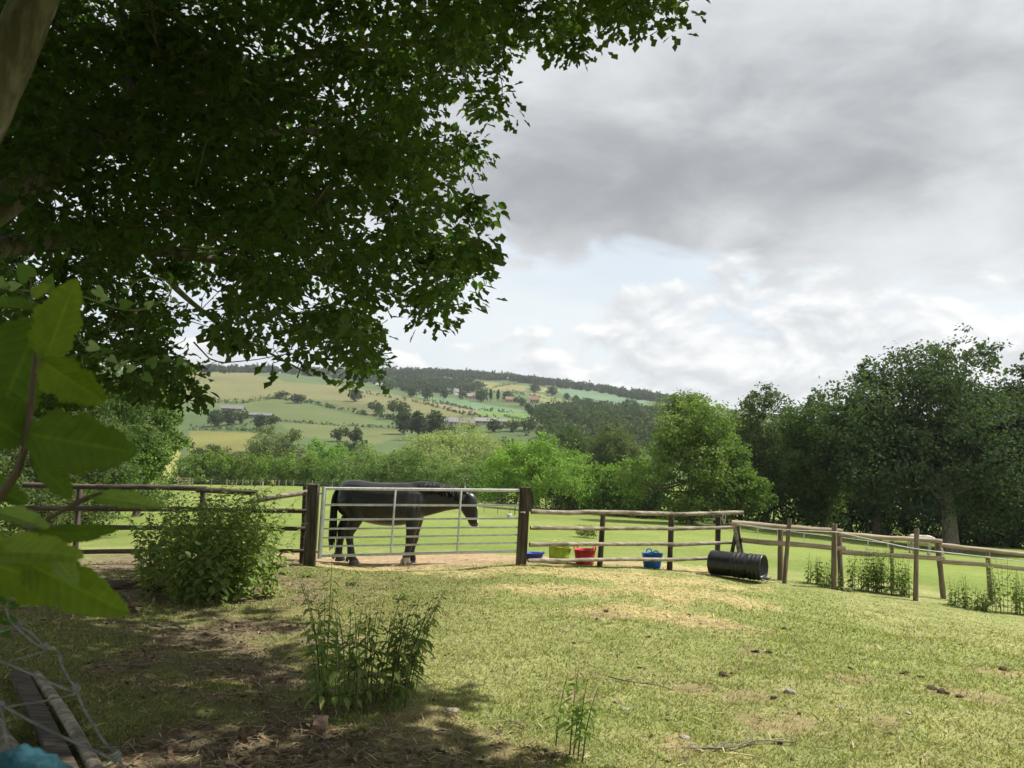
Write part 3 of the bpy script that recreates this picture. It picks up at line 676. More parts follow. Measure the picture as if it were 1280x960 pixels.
def far_wood(name, label, cells, n, hpx, seed, col, size, kind='stuff'):
    """woodland read as one mass: many small crowns in one mesh; cells: outline polygon in the photograph"""
    rs = np.random.RandomState(seed); poly = cells; us = [p[0] for p in poly]; vs = [p[1] for p in poly]
    Vs, Fs, Cs, m = [], [], [], 0; k = 0
    while k < n:
        u = rs.uniform(min(us), max(us)); v = rs.uniform(min(vs), max(vs))
        if not in_poly(np.array([u]), np.array([v]), poly)[0]: continue
        k += 1
        Y = depth_at(u, v); p = P(u, v, Y); p[2] = H(p[0], p[1]); h_ = hpx/FPX*Y*(.7+.6*rs.rand()); w_ = h_*.5
        lob = [(p + np.array([rs.randn()*w_*.4, rs.randn()*w_*.4, h_*(.35+.4*rs.rand())]), np.array([w_*.6, w_*.6, h_*.33])) for _ in range(4)]
        V, F, cc = crown_leaves(rs, lob, 72, size*Y/FPX, 'rhomb', np.array(col)*(.8+.4*rs.rand()))
        Vs.append(V); Fs.append(F+m); Cs.append(cc); m += len(V)
    o = obj(name, mesh(name, np.concatenate(Vs), np.concatenate(Fs), np.concatenate(Cs)), M['leaf_far'])
    return tag(o, label, 'wood', kind=kind)
WC = (.036, .062, .034)
far_wood('ridge_wood', 'dark woodland along the skyline ridge', [(478, 466), (560, 467), (640, 474), (700, 481), (760, 489), (850, 501), (850, 506), (800, 501), (740, 490), (690, 484), (640, 478), (560, 473), (478, 470)], 560, 6.5, 61, WC, 3.0)
far_wood('village_wood', 'dark tree belt around the hillside village', [(480, 478), (540, 478), (600, 484), (598, 492), (560, 493), (500, 490), (480, 487)], 190, 8.5, 62, (.044, .074, .036), 3.2)
far_wood('left_ridge_wood', 'woodland above the brown hay meadow behind the oak leaves', [(230, 455), (320, 464), (420, 474), (480, 482), (480, 474), (420, 466), (300, 456), (230, 448)], 240, 7.5, 63, (.05, .075, .038), 3.2)
far_wood('valley_wood', 'mixed woodland on the valley floor', [(640, 545), (700, 532), (760, 530), (830, 535), (960, 540), (960, 585), (830, 580), (700, 575), (640, 560)], 150, 24, 64, (.062, .09, .036), 5.0)
far_wood('valley_wood', 'woodland filling the slope below the olive hillside field', [(664, 520), (700, 512), (820, 516), (830, 528), (760, 528), (690, 530)], 120, 13, 65, (.052, .082, .036), 3.6)
def field_hedge(label, pix, n, size, hpx=4, col=(.05, .075, .035), seed=1):
    pts = []
    for u, v in pix: Y = depth_at(u, v); p = P(u, v, Y); p[2] = H(p[0], p[1]); pts.append(p)
    Ym = np.mean([p[1] for p in pts]); h_ = hpx/FPX*Ym
    hedge('field_hedge', label, pts, h_, h_*.9, n*2, size*.85*Ym/FPX, col, None, seed, 1.1/h_, cat='hedge', stems=False, jag=.5, group='field hedges on the far hillside')
field_hedge('thick hedge between the brown meadow and the green slope', [(345, 498), (390, 505), (440, 516), (490, 525), (505, 529)], 900, 3, 5, seed=71)
field_hedge('thin hedge along the foot of the green slope', [(345, 527), (400, 531), (450, 534), (500, 537)], 420, 2.4, 3, seed=72)
field_hedge('hedge across the brown meadow below the village', [(425, 487), (480, 496), (530, 505), (575, 517), (640, 530)], 800, 2.4, 3.5, seed=73)
field_hedge('dark hedge beside the tan strip field', [(530, 501), (560, 507), (590, 513), (640, 517)], 520, 2.2, 3, seed=74)
field_hedge('hedge at the lower edge of the bright green strip', [(630, 521), (650, 526), (664, 528)], 160, 2.2, 3, seed=75)
field_hedge('hedge between the two pale yellow hilltop fields', [(600, 490), (625, 484), (650, 480)], 180, 2.0, 2.6, seed=76)
field_hedge('hedge under the pale yellow hilltop fields', [(600, 492), (640, 491), (700, 503), (740, 508)], 320, 2.2, 3.4, seed=77)
field_hedge('hedge along the top of the barn field', [(262, 504), (300, 505), (345, 499)], 300, 2.6, 4, seed=78)
field_hedge('dark hedge below the barns', [(235, 538), (290, 538), (330, 540)], 300, 3.0, 5, seed=79)
field_hedge('hedge along the foot of the blue green field', [(712, 500), (750, 508), (800, 513)], 260, 2.4, 3.4, seed=80)

# ------------------------------------------------------------------ houses and barns across the valley
def house(label, u, v, Y, wpx, hpx, dep, wall, roof, rz=.15, chim=1, wins=3, group=None, name='house', cat='house'):
    p = P(u, v, Y); p[2] = H(p[0], p[1]); k = Y/FPX; w = wpx*k; h = hpx*k; d = dep*k; e = h*.55
    r = local_thing(name, label, cat, p, group, rz)
    z0 = -2.0
    V = np.array([(-w/2, -d/2, z0), (w/2, -d/2, z0), (w/2, d/2, z0), (-w/2, d/2, z0), (-w/2, -d/2, e), (w/2, -d/2, e), (w/2, d/2, e), (-w/2, d/2, e), (-w/2, 0, h), (w/2, 0, h)])
    b = MB(); b.add(V, np.array([(0, 1, 5, 4), (2, 3, 7, 6)]), wall); b.add(V, np.array([(1, 2, 6), (1, 6, 5), (5, 6, 9), (3, 0, 4), (3, 4, 7), (7, 4, 8)]), wall)
    b.build('wall', M['masonry'], r)
    o = .05*w; t = .04*h; R = MB()
    for s in (-1, 1):
        q = np.array([(-w/2-o, s*(d/2+o), e-.1*h), (w/2+o, s*(d/2+o), e-.1*h), (w/2+o, 0, h+t), (-w/2-o, 0, h+t), (-w/2-o, s*(d/2+o), e-.1*h+t), (w/2+o, s*(d/2+o), e-.1*h+t), (w/2+o, 0, h+2*t), (-w/2-o, 0, h+2*t)])
        R.add(q, np.array([(0, 1, 2, 3), (4, 5, 6, 7), (0, 1, 5, 4), (1, 2, 6, 5), (3, 0, 4, 7)]), roof)
    rf = R.build('roof', M['rooftile'], r)
    for i in range(chim):
        MB().box((w*(.38 if i else -.38), 0, h+.12*h), (w*.06, w*.06, h*.34), col=np.array(wall)*.7).build('chimney', M['masonry'], rf)
    for i in range(wins):
        x = (i+.5)/wins*w - w/2
        MB().box((x, -d/2-.02, e*.5), (w/wins*.34, .12, e*.42), col=(1, 1, 1)).build('window', M['glass'], r)
    return r
ST = (.42, .36, .27); WH = (.78, .77, .73); GR = (.22, .215, .22); RB = (.26, .17, .13)
hs = [('grey roofed cottage at the left end of the stone farm row', 553, 531, 13, 8, 8, ST, GR, .1, 2, 3), ('gabled stone house in the middle of the stone farm row', 566, 532, 12, 10, 9, (.38, .33, .25), GR, .25, 1, 2),
      ('honey coloured farmhouse with dark windows in the stone farm row', 584, 535, 17, 12, 9, (.62, .46, .22), (.25, .22, .20), .05, 2, 4), ('long low stone barn right of the honey farmhouse', 606, 530, 26, 8, 8, (.40, .37, .33), (.30, .27, .26), -.1, 0, 3),
      ('short outbuilding at the right end of the stone farm row', 627, 529, 14, 6, 7, (.48, .43, .36), (.27, .25, .25), -.2, 0, 2),
      ('white gabled house in the upper village', 570, 493, 6, 7, 5, WH, GR, .5, 1, 2), ('pale rendered house left of the white gabled one', 562, 492, 8, 6, 5, (.62, .60, .56), GR, .1, 1, 2),
      ('long tan village house right of the white gabled one', 590, 499, 14, 7, 6, (.45, .38, .30), (.30, .25, .22), .0, 2, 4), ('small grey house up the slope left of the village', 553, 486, 7, 5, 5, (.5, .48, .45), GR, .3, 1, 2),
      ('red brick house right of the slim poplars', 638, 503, 12, 7, 6, (.42, .28, .22), RB, .1, 2, 3), ('brown brick house above the bright green strip', 668, 504, 11, 8, 6, (.33, .22, .17), RB, -.1, 2, 3),
      ('white bungalow left of the village above the meadow', 495, 481, 10, 5, 5, WH, (.3, .3, .31), .1, 1, 3), ('grey roofed house showing beneath the oak sprig', 476, 484, 12, 5, 5, (.6, .58, .55), (.33, .32, .32), .0, 1, 3),
      ('distant pale house on the skyline behind oak leaves', 418, 472, 9, 5, 5, (.6, .58, .54), GR, .1, 1, 2)]
for lb, u, v, w_, h_, d_, wl, rf, rz, ch, wi in hs:
    house(lb, u, v, depth_at(u, v)-8, w_, h_, d_, np.array(wl), np.array(rf), rz, ch, wi, 'stone houses across the valley')
house('long grey roofed barn on the left beside dark trees', 291, 513, depth_at(291, 514)-6, 26, 7, 10, np.array((.30, .28, .25)), np.array((.17, .17, .175)), .08, 0, 4, name='barn', cat='barn', group='barns on the hillside')
house('lower long barn right of the other barn', 323, 521, depth_at(323, 522)-6, 32, 6, 10, np.array((.26, .24, .22)), np.array((.17, .17, .175)), .05, 0, 5, name='barn', cat='barn', group='barns on the hillside')

# ------------------------------------------------------------------ the overhanging oak
def shade_limit(v):      # column on the ground right of which the photograph shows sunlit grass
    return np.interp(v, [590, 640, 700, 745, 790, 838, 858, 876, 905, 960], [180, 250, 325, 372, 380, 392, 520, 590, 650, 715])
OAK_POLY = [(-60, -60), (860, -60), (842, 6), (812, 14), (796, 40), (762, 36), (744, 72), (722, 80), (694, 72), (682, 26), (660, 50), (640, 88), (646, 112), (626, 134), (602, 132), (584, 96), (562, 112),
            (560, 150), (596, 176), (604, 222), (596, 262), (612, 312), (610, 336), (578, 346), (566, 378), (540, 376), (520, 352), (500, 340), (478, 348), (466, 392), (462, 432), (440, 462), (418, 442), (398, 482), (376, 486), (358, 462), (330, 440), (285, 444), (235, 446), (225, 500), (200, 520), (100, 500), (-60, 520)]
FLECKS = [(100, 778, 60, 8), (215, 862, 36, 8), (385, 762, 40, 9), (300, 805, 22, 6), (340, 735, 40, 6), (70, 850, 26, 6)]
def build_oak():
    rs = np.random.RandomState(5)
    root = thing('oak_tree', 'huge dark oak spreading its branches over the top left of the view', 'tree', (-4.9, 4.4, H(-4.9, 4.4)))
    trunk = np.array([(-5.0, 4.3, -.3), (-4.9, 4.4, .4), (-4.65, 4.6, 1.6), (-4.1, 4.85, 2.8), tuple(P(-50, 180, 5.0)), tuple(P(2, 88, 5.05)), tuple(P(48, -5, 5.15)), tuple(P(95, -110, 5.3)), (-1.8, 5.6, 7.2), (-.4, 6.2, 8.6)])
    MB().tube(arc(trunk, 40), np.interp(np.linspace(0, 1, 40), [0, .1, .25, .5, .7, 1], [.48, .34, .24, .165, .13, .05]), 14, wob=.10).build('trunk', M['bark'], root, True)
    limbs = []
    def limb(pts, r0, r1, n=20):
        pts = arc(pts, n); limbs.append(pts); MB().tube(pts, np.linspace(r0, r1, len(pts)), 8, False, wob=.12).build('limb', M['bark'], root, True)
    limb([(-4.5, 4.7, 1.9), tuple(P(70, 205, 6.6)), tuple(P(125, 172, 7.0)), tuple(P(165, 120, 7.2)), tuple(P(178, 40, 7.4)), (-2.6, 7.8, 7.4)], .16, .05)
    limb([tuple(P(125, 172, 7.0)), tuple(P(215, 158, 7.6)), tuple(P(330, 168, 8.4)), tuple(P(430, 165, 9.0)), tuple(P(520, 190, 9.4))], .075, .02)
    limb([tuple(P(160, 130, 7.2)), tuple(P(290, 100, 7.6)), tuple(P(420, 60, 8.0)), tuple(P(560, 50, 8.2)), tuple(P(690, 20, 8.0))], .07, .02)
    limb([(-4.3, 4.8, 2.5), tuple(P(60, 300, 8.5)), tuple(P(180, 310, 9.5)), tuple(P(300, 330, 10.2)), tuple(P(420, 350, 10.6)), tuple(P(455, 420, 10.8))], .12, .02)
    limb([(-2.75, 5.05, 4.7), (-1.4, 4.4, 5.4), (.3, 4.0, 5.7), (1.8, 3.9, 5.8), (2.9, 4.2, 5.7)], .12, .025)
    limb([(-2.2, 5.2, 5.8), (-.8, 6.8, 6.5), (.4, 8.0, 6.9), (1.4, 8.8, 6.9)], .09, .02)
    limb([(-3.6, 4.9, 3.3), (-3.3, 3.0, 4.8), (-2.2, 1.4, 5.6), (-.8, .2, 5.9), (.8, -.6, 5.9)], .12, .03)
    limb([(-2.75, 5.05, 4.7), (-1.8, 3.4, 5.4), (-.4, 2.2, 5.7), (1.2, 1.8, 5.8)], .09, .02)
    limb([(-4.0, 4.85, 2.9), (-5.0, 7.0, 4.2), (-5.5, 9.4, 5.0), (-5.0, 11.6, 5.4)], .12, .03)
    limb([tuple(P(180, 310, 9.5)), tuple(P(230, 370, 10.5)), tuple(P(300, 420, 11.2)), tuple(P(390, 470, 11.4))], .05, .012)
    for q, pts in enumerate([[(245, 30, 6.6), (262, 100, 6.6), (290, 150, 6.6)], [(310, 255, 7.2), (318, 275, 7.2), (332, 284, 7.2)], [(301, 250, 7), (300, 300, 7.0), (308, 325, 7.0)], [(455, 190, 7.4), (470, 200, 7.4), (474, 214, 7.4)], [(404, 320, 8), (410, 360, 8), (420, 385, 8)]]):
        MB().tube(arc([P(*p) for p in pts], 8), [.012]*4+[.006]*4, 5, False).build('dead_twig', M['bark'], root, True)
    LP = np.concatenate(limbs)
    # leaf clusters, kept only where their shadows match the shaded ground
    cen, rad = [], []
    def ok(c, seen):
        u, v, z = project(c)
        inframe = z > .5 and -30 < u < 1310 and -30 < v < 990
        if seen:
            uu = u + (vnoise(np.array([u/38.]), np.array([v/38.+7]))[0]-.5)*46 + 22*exp(-((v-170)/90.)**2); vv = v + (vnoise(np.array([u/38.+31]), np.array([v/38.]))[0]-.5)*56
            if not in_poly(np.array([uu]), np.array([vv]), OAK_POLY)[0]: return False
            if vnoise(np.array([u/46.+3]), np.array([v/46.+50]))[0] < .17: return False
        elif inframe or (z > .5 and -120 < u < 1400 and -110 < v < 990): return False
        g = c[2]/SUNV[2]; s = c - SUNV*g; su, sv, sz = project(s)
        if sz > 1.0 and 585 < sv < 1000 and su < 1400:
            if su > shade_limit(min(sv, 958)) - 15: return False
            for fu, fv, ra, rb in FLECKS:
                if ((su-fu)/ra)**2 + ((sv-fv)/rb)**2 < 1: return False
        elif sz <= 1.0 or sv >= 1000:
            if s[0] > .9: return False
        return True
    t = 0
    while len(cen) < 1080 and t < 60000:
        t += 1
        u = rs.uniform(-60, 850); v = rs.uniform(-60, 510); Y = rs.uniform(5.6, 12.5)
        if u < 260 and v > 300: Y = rs.uniform(8, 13)
        c = P(u, v, Y)
        if c[2] > 9.5: continue
        if ok(c, True): cen.append(c); rad.append(rs.uniform(.15, .33))
    nseen = len(cen); t = 0  # out-of-view clusters added for the shade they throw on the paddock
    while len(cen) < nseen+1500 and t < 120000:
        t += 1
        c = np.array([rs.uniform(-8, 6.5), rs.uniform(-5, 14), rs.uniform(4.2, 12.0)])
        if ((c[0]+1.5)/8)**2 + ((c[1]-5)/9.5)**2 + ((c[2]-5)/7)**2 > 1: continue
        if c[0] < -3 and rs.rand() < .6: continue
        if ok(c, False): cen.append(c); rad.append(rs.uniform(.3, .5))
    cen = np.array(cen); rad = np.array(rad)
    # twigs from the nearest limb to each cluster
    tw = MB()
    for c in cen[::2]:
        d = np.linalg.norm(LP-c, axis=1) + .6*np.maximum(0, LP[:, 2]-c[2]); a = LP[np.argmin(d)]
        if d.min() > 1.2: a = c + (a-c)/np.linalg.norm(a-c)*.7
        m = (a+c)/2 + rs.randn(3)*.13 + np.array([0, 0, .10])
        tw.tube(arc([a, m, c], 6), np.linspace(.008, .003, 6), 3, False)
    tag(tw.build('twigs', M['bark_dark'], root), kind='stuff')
    def leaves(idx, per, kind, size, name, base):
        n = len(idx)*per; k = np.repeat(idx, per)
        p = cen[k] + sphere_pts(rs, n)*(rad[k]*rs.rand(n)**.45)[:, None]*np.array([1.15, 1.15, .75])
        u, v, z = project(p)
        out = unit(p-cen[k]+1e-6)
        nn = unit(out*.5 + np.array([0, 0, .75]))
        cb = np.array(base)[None]*(.8+.4*rs.rand(len(cen)))[k][:, None]
        V, F, cc = leaf_cloud(p, nn, size, kind, (1, 1, 1), rs, .55, .18, .12, droop=.35, axis=out)
        tag(obj(name, mesh(name, V, F, cc*np.repeat(cb, len(TPL[kind][0]), 0)), M['leaf'], root), kind='stuff')
    d = cen[:, 1]; seen = np.arange(len(cen)) < nseen
    leaves(np.where(seen & (d < 9.6))[0], 43, 'oak', .115, 'crown', (.085, .135, .036))
    leaves(np.where(seen & (d >= 9.6))[0], 52, 'ovate', .12, 'crown', (.080, .130, .036))
    pu, pv, pz = project(cen); side = ~seen & (pz > 1) & (pu > -350) & (pu < 1650) & (pv > -420)
    leaves(np.where(side)[0], 52, 'ovate', .185, 'crown', (.080, .130, .036))
    leaves(np.where(~seen & ~side)[0], 52, 'rhomb', .22, 'crown', (.080, .130, .036))
    # the leafy spray at the tip of the topmost branch: leaves one by one
    tv, tf = TPL['oak']
    me = [mesh('leaf', tv, tf, np.array(c)) for c in [(.045, .08, .018), (.065, .115, .024), (.10, .175, .03), (.036, .066, .016)]]
    for m_ in me: m_.materials.append(M['leaf'])
    sprays = [[(640, 20, 8), (690, 30, 7.9), (720, 55, 7.9), (735, 80, 7.9)], [(690, 12, 8), (745, 25, 7.9), (790, 30, 7.9), (800, 42, 7.9)], [(745, 12, 7.9), (800, 4, 7.9), (842, 4, 7.9)], [(660, 15, 8), (700, 5, 8), (760, 2, 8)], [(600, 60, 8.1), (625, 95, 8.1), (628, 125, 8.1)], [(560, 70, 8.2), (595, 100, 8.2), (605, 128, 8.2)],
              [(560, 230, 9.2), (595, 290, 9.2), (612, 325, 9.2)], [(540, 300, 9.2), (575, 340, 9.2), (595, 340, 9.2)], [(510, 320, 9.2), (545, 360, 9.2), (565, 378, 9.2)], [(560, 190, 9), (585, 185, 9), (592, 170, 9)]]
    for pts in sprays:
        line = arc([P(*p) for p in pts], 24)
        tg = MB().tube(line, np.linspace(.008, .003, len(line)), 4, False).build('spray_twig', M['bark_dark'], root)
        for k in range(26):
            p = line[int(len(line)*(.15+.85*rs.rand()))-1] + rs.randn(3)*.055
            N = unit(np.array([rs.randn()*.5, -.5+rs.randn()*.5, .6])); A = unit(np.array([rs.randn()*.8+.3, rs.randn()*.7, -.5+rs.randn()*.4])); A = unit(A-N*(A@N)); B = np.cross(N, A); s = rs.uniform(.09, .15)
            o = bpy.data.objects.new('leaf', me[rs.choice(4, p=[.35, .3, .15, .2])]); C.objects.link(o); o.parent = tg
            o.matrix_basis = Matrix([[A[i]*s, B[i]*s, N[i]*s, p[i]] for i in range(3)] + [[0, 0, 0, 1]])
build_oak()

# ------------------------------------------------------------------ fences and gate
def pole(name, mat, a, b, r, parent, sides=9, wob=.10, sag=0.0, taper=.9, seed=0):
    a, b = np.asarray(a, float), np.asarray(b, float); n = 9; t = np.linspace(0, 1, n)
    pts = a + (b-a)*t[:, None]; L = np.linalg.norm(b-a)
    if L > 1.6: pts[:, 2] += np.convolve(RS.randn(n+2)*.010, np.ones(3)/3, 'valid')*np.minimum(1, 4*t*(1-t)+.1) - sag*4*t*(1-t)
    rr = r*np.linspace(1, taper, n)*(1+.05*RS.randn(n))
    return MB().tube(pts, rr, sides, True, wob=wob).build(name, mat, parent, True)
def post(name, mat, ut, vt, ub, vb, Y, wpx, parent, square=False):
    b = G(ub, vb, Y); t = P(ut, vt, Y); t = np.array([t[0], b[1] + (t[1]-b[1])*.2, t[2]])
    r = wpx/2/FPX*Y; bb = b + np.array([0, 0, -.25])
    if not square: return pole(name, mat, bb, t, r, parent, 9, .08, taper=.95)
    m = MB(); k = r
    ring = lambda c, s: [c + np.array([x*s, y*s, 0]) for x, y in ((-k, -k), (k, -k), (k, k), (-k, k))]
    V = np.array(ring(bb, 1.0) + ring(t - np.array([0, 0, .012]), 1.0) + ring(t, .86))
    m.add(V, np.array([(0, 1, 5, 4), (1, 2, 6, 5), (2, 3, 7, 6), (3, 0, 4, 7), (4, 5, 9, 8), (5, 6, 10, 9), (6, 7, 11, 10), (7, 4, 8, 11), (8, 9, 10, 11), (3, 2, 1, 0)]))
    return m.build(name, mat, parent)
def build_fences():
    # left rail fence
    f = thing('rail_fence', 'dark wooden rail fence with a broken top rail left of the gate', 'fence', G(240, 706, 13.1))
    post('post', M['post_dark'], 100, 611, 93, 707, 13.05, 7, f); post('post', M['post_dark'], 254, 610, 249, 707, 13.0, 7.5, f)
    R = lambda u, v, Y=12.93: P(u, v, Y)
    for (a, b, rp) in [((30, 606), (258, 611), 3.4), ((246, 612), (322, 616), 3.6), ((32, 635), (250, 636.5), 3.2), ((242, 637), (384, 639), 3.1), ((30, 659), (385, 661), 3.0), ((40, 691), (384, 688.5), 2.9)]:
        pole('rail', M['rail_dark'], R(*a), R(*b), rp/FPX*12.93, f)
    o = pole('broken_rail', M['rail_grey'], P(313, 626.5, 12.5), P(385, 615, 12.93), 2.9/FPX*12.8, f, taper=1.1); o['label'] = 'snapped sloping top rail with splintered end'
    # gate posts
    for (lb, a) in [('square dark gate post with the gate hinges, left of the horse', (392.5, 605, 387, 708, 12.8, 12.5)), ('square weathered gate post at the latch end, right of the horse', (656.5, 608.5, 651, 704, 13.05, 13))]:
        g = thing('gate_post', lb, 'post', G(a[2], a[3], a[4]), 'posts of the field gate'); post('post_body', M['post_dark'], *a, g, True)
    g = thing('fence_post', 'dark round post tight behind the hinge post of the gate', 'post', G(382, 708, 13.0)); post('post_body', M['rail_dark'], 382.5, 607, 378, 708, 13.0, 8, g)
    # metal gate
    g = thing('field_gate', 'seven bar galvanised metal field gate standing shut before the horse', 'gate', G(525, 700, 12.95))
    YG_ = lambda u: 12.80 + (u-400)/250*.22
    Q = lambda u, v: P(u, v, YG_(u)-.02)
    px = 1.12/FPX*12.95
    MB().tube([Q(405.5, 608.5), Q(399.3, 698)], 2.4*px, 10).build('hinge_stile', M['galv'], g, True)
    MB().tube([Q(653, 612), Q(648.3, 690.5)], 1.2*px, 8).build('latch_stile', M['galv'], g, True)
    for (vl, vr, w) in [(610.5, 613, 1.6), (631, 632, 1.15), (649.5, 648, 1.1), (661, 659, 1.0), (672.3, 668.6, 1.0), (683, 678.5, 1.0), (695, 689, 1.5)]:
        t = (vl-610)/88; MB().tube([Q(405-6*t, vl), Q(652.5-4.6*t, vr)], w*px, 8).build('rail', M['galv'], g, True)
    for (a, b) in [((494.5, 612), (488.5, 692)), ((576.5, 613), (571.5, 690))]:
        MB().tube([P(a[0], a[1], YG_(a[0])-.045), P(b[0], b[1], YG_(b[0])-.045)], 1.15*px, 8).build('upright', M['galv'], g, True)
    for v, uu in ((617, 401), (690, 396)):
        MB().tube([P(uu-4, v, 12.78), P(uu+4, v, 12.78)], 1.1*px, 6).tube([P(uu+3.5, v-3, 12.78), P(uu+3.2, v+3, 12.78)], 1.3*px, 6).build('hinge', M['galv'], g, True)
    MB().tube([P(648, 640, 13.0), P(656, 640.5, 12.93)], 1.0*px, 6).build('latch', M['galv'], g, True)
    # right rail fence
    f = thing('rail_fence', 'weathered four rail wooden fence right of the gate behind the buckets', 'fence', G(800, 712, 13.8))
    YR = lambda u: 13.1 + (u-660)*.0045
    for (ut, vt, ub, vb, w) in [(754, 643, 749, 709, 7), (839.5, 644, 836.5, 714, 7), (898, 646, 896, 713, 7)]: post('post', M['post_dark'], ut, vt, ub, vb, YR(ut)+.08, w, f)
    for (a, b, w) in [((664, 639.3), (842, 642.2), 2.9), ((838, 643), (929, 640.6), 2.7), ((663, 659.8), (845, 660.8), 2.7), ((835, 661.2), (919, 659), 2.5), ((662, 680.5), (845, 680.4), 2.6), ((836, 681), (916, 678), 2.5), ((660, 700.6), (843, 699.4), 2.6), ((834, 700), (903, 697), 2.4)]:
        pole('rail', M['rail_grey'], P(a[0], a[1], YR(a[0])-.03), P(b[0], b[1], YR(b[0])-.03), w/FPX*13.6, f)
    MB().tube(arc([P(905, 639.5, 14.05), P(903, 648, 14.05), P(905.5, 655, 14.05), P(907, 644, 14.05)], 12), .006, 5).build('rope_tie', M['tape'], f)
    # pole jump fence
    f = thing('pole_fence', 'two rail fence of pale peeled poles on splayed legs, stepping down right', 'fence', G(1050, 725, 14.0))
    YP = 14.0
    for (a, b, w) in [((914.5, 654), (1051, 664), 3.6), ((927, 675.3), (1056, 686), 3.2), ((1048, 667.3), (1177, 676.5), 3.0), ((1051, 690), (1180, 698.5), 2.9), ((1175, 681), (1300, 695), 2.9), ((1178, 702), (1300, 713), 2.7)]:
        pole('rail', M['rail_pale'], P(a[0], a[1], YP), P(b[0], b[1], YP), w/FPX*YP, f, wob=.06)
    for (ut, vt, ub, vb, w, mt) in [(975.5, 661, 976, 720, 7.4, 'post_brown'), (1048.5, 667, 1052, 733, 6.6, 'post_brown'), (1115, 676, 1115, 715, 4.6, 'post_brown'), (1172, 678, 1181, 741, 6.8, 'post_brown'), (1234, 688, 1240, 745, 6, 'post_brown')]:
        post('post', M[mt], ut, vt, ub, vb, YP+.13, w, f)
    for (a, b, mt) in [((922, 656), (908, 712), 'post_dark'), ((921, 657), (934, 712), 'post_dark'), ((918.5, 659), (931, 712), 'rail_grey')]:
        bb = G(b[0], b[1], YP + (.1 if mt == 'post_dark' else -.12)); pole('leg', M[mt], bb - np.array([0, 0, .1]), P(a[0], a[1], YP+.05), 2.7/FPX*YP, f)
    # electric tape fence in front of it
    f = thing('tape_fence', 'three slim round posts carrying a white electric tape before the pale poles', 'fence', G(1060, 738, 13.4))
    for (ut, vt, ub, vb, w, Y) in [(987, 648, 979, 728, 5.6, 13.6), (1043, 655, 1042, 738, 7, 13.5), (1146, 661, 1144, 751, 6.2, 13.35)]: post('post', M['post_brown'], ut, vt, ub, vb, Y, w, f)
    line = arc([P(922, 655, 13.75), P(955, 659.5, 13.65), P(988, 662.5, 13.5), P(1045, 665, 13.4), P(1060, 668, 13.4), P(1100, 677, 13.3), P(1145, 686, 13.27), P(1200, 692.5, 13.2), P(1256, 699, 13.1), P(1310, 706, 13.0)], 60)
    MB().tube(line, .008, 5).build('tape', M['tape'], f)
    # far stake fence along the hedge
    f = thing('stake_fence', 'row of pale stakes with wire along the far left hedge', 'fence', G(320, 611, 127))
    prev = None; tops = []
    for i, (u, dv, lean) in enumerate([(222, 0, 0), (240, 0, 0), (263.6, 0, 0), (283, 0, 0), (294, 1, 2), (303, -1, 0), (314, 0, 0), (323, 0, 5), (342.6, 0, 2), (348, 1, 0), (357, 0, 0), (366, 1.5, 0), (390, 0, 0), (415, 0, 0), (440, 1, 0)]):
        Y = 126+(i % 3)*.3; b = G(u, 610+dv, Y); t = b + np.array([lean/FPX*Y*.8, 0, 1.05+.15*RS.rand()]); tops.append(t)
        MB().tube([b - np.array([0, 0, .2]), t], .07, 6).build('stake', M['rail_grey'], f)
    b = G(327, 616, 108); MB().tube([b - np.array([0, 0, .2]), b + np.array([.1, 0, 1.1])], .07, 6).build('stake', M['tape'], f)
    for k in (.35, .9):
        MB().tube([t - np.array([0, 0, k*.6]) for t in tops], .012, 3).build('wire', M['wire'], f)
    f = thing('stake_fence', 'short wire fence with pale stakes beyond the right gate post', 'fence', G(700, 638, 93))
    tops = []
    for u, w in ((668, .03), (674, .035), (682.5, .075), (695.6, .035), (705, .06), (723, .05), (745, .04), (770, .05)):
        b = G(u, 638+(u-680)*.06, 93); t = b + np.array([-.05 if u == 705 else 0, 0, .95]); tops.append(t); MB().tube([b - np.array([0, 0, .2]), t], w, 6).build('stake', M['rail_grey'], f)
    for k in (.1, .45): MB().tube([t - np.array([0, 0, k]) for t in tops], .012, 3).build('wire', M['wire'], f)
    f = thing('electric_fence', 'thin black electric fence stakes in the middle of the field behind the gate', 'fence', G(622, 641, 68))
    tops = []
    for u, w, h_ in ((590, .018, .55), (605, .02, .55), (622, .02, .55), (637, .018, .55), (643.6, .04, .95), (656, .02, .55)):
        b = G(u, 641, 66); t = b + np.array([0, 0, h_]); tops.append(b + np.array([0, 0, .45])); MB().tube([b - np.array([0, 0, .1]), t], w, 5).build('stake', M['post_dark'], f)
    MB().tube(tops, .008, 3).build('wire', M['wire'], f)
    f = thing('electric_fence', 'thin electric tape on low stakes across the field behind the pale poles', 'fence', G(1000, 684, 40)); tops = []
    for u in (925, 947, 972, 1005, 1050, 1085, 1110):
        b = G(u, 682, 40 - (u-925)*.02); t = b + np.array([0, 0, .62]); tops.append(t); MB().tube([b - np.array([0, 0, .1]), t], .016, 5).build('stake', M['tape'], f)
    MB().tube(tops, .012, 3).build('tape', M['tape'], f)
    f = thing('water_tub', 'tiny white tub beside the black stakes far behind the gate', 'tub', G(636.5, 645, 58))
    b = G(636.5, 646, 58); MB().tube([b, b + np.array([0, 0, .22]), b + np.array([0, 0, .28])], [.16, .2, .17], 10).build('tub_body', M['tape'], f)
    # far wooden gate
    f = thing('wooden_gate', 'small pale wooden gate with crossed braces by the left end of the hedge', 'gate', G(229, 609, 130))
    a = G(223, 608.5, 130); b = G(236, 609.5, 130); z = np.array([0, 0, 1.0])
    for k in (.12, .42, .72, 1.15): MB().tube([a + z*k, b + z*k], .05, 5).build('bar', M['rail_pale'], f)
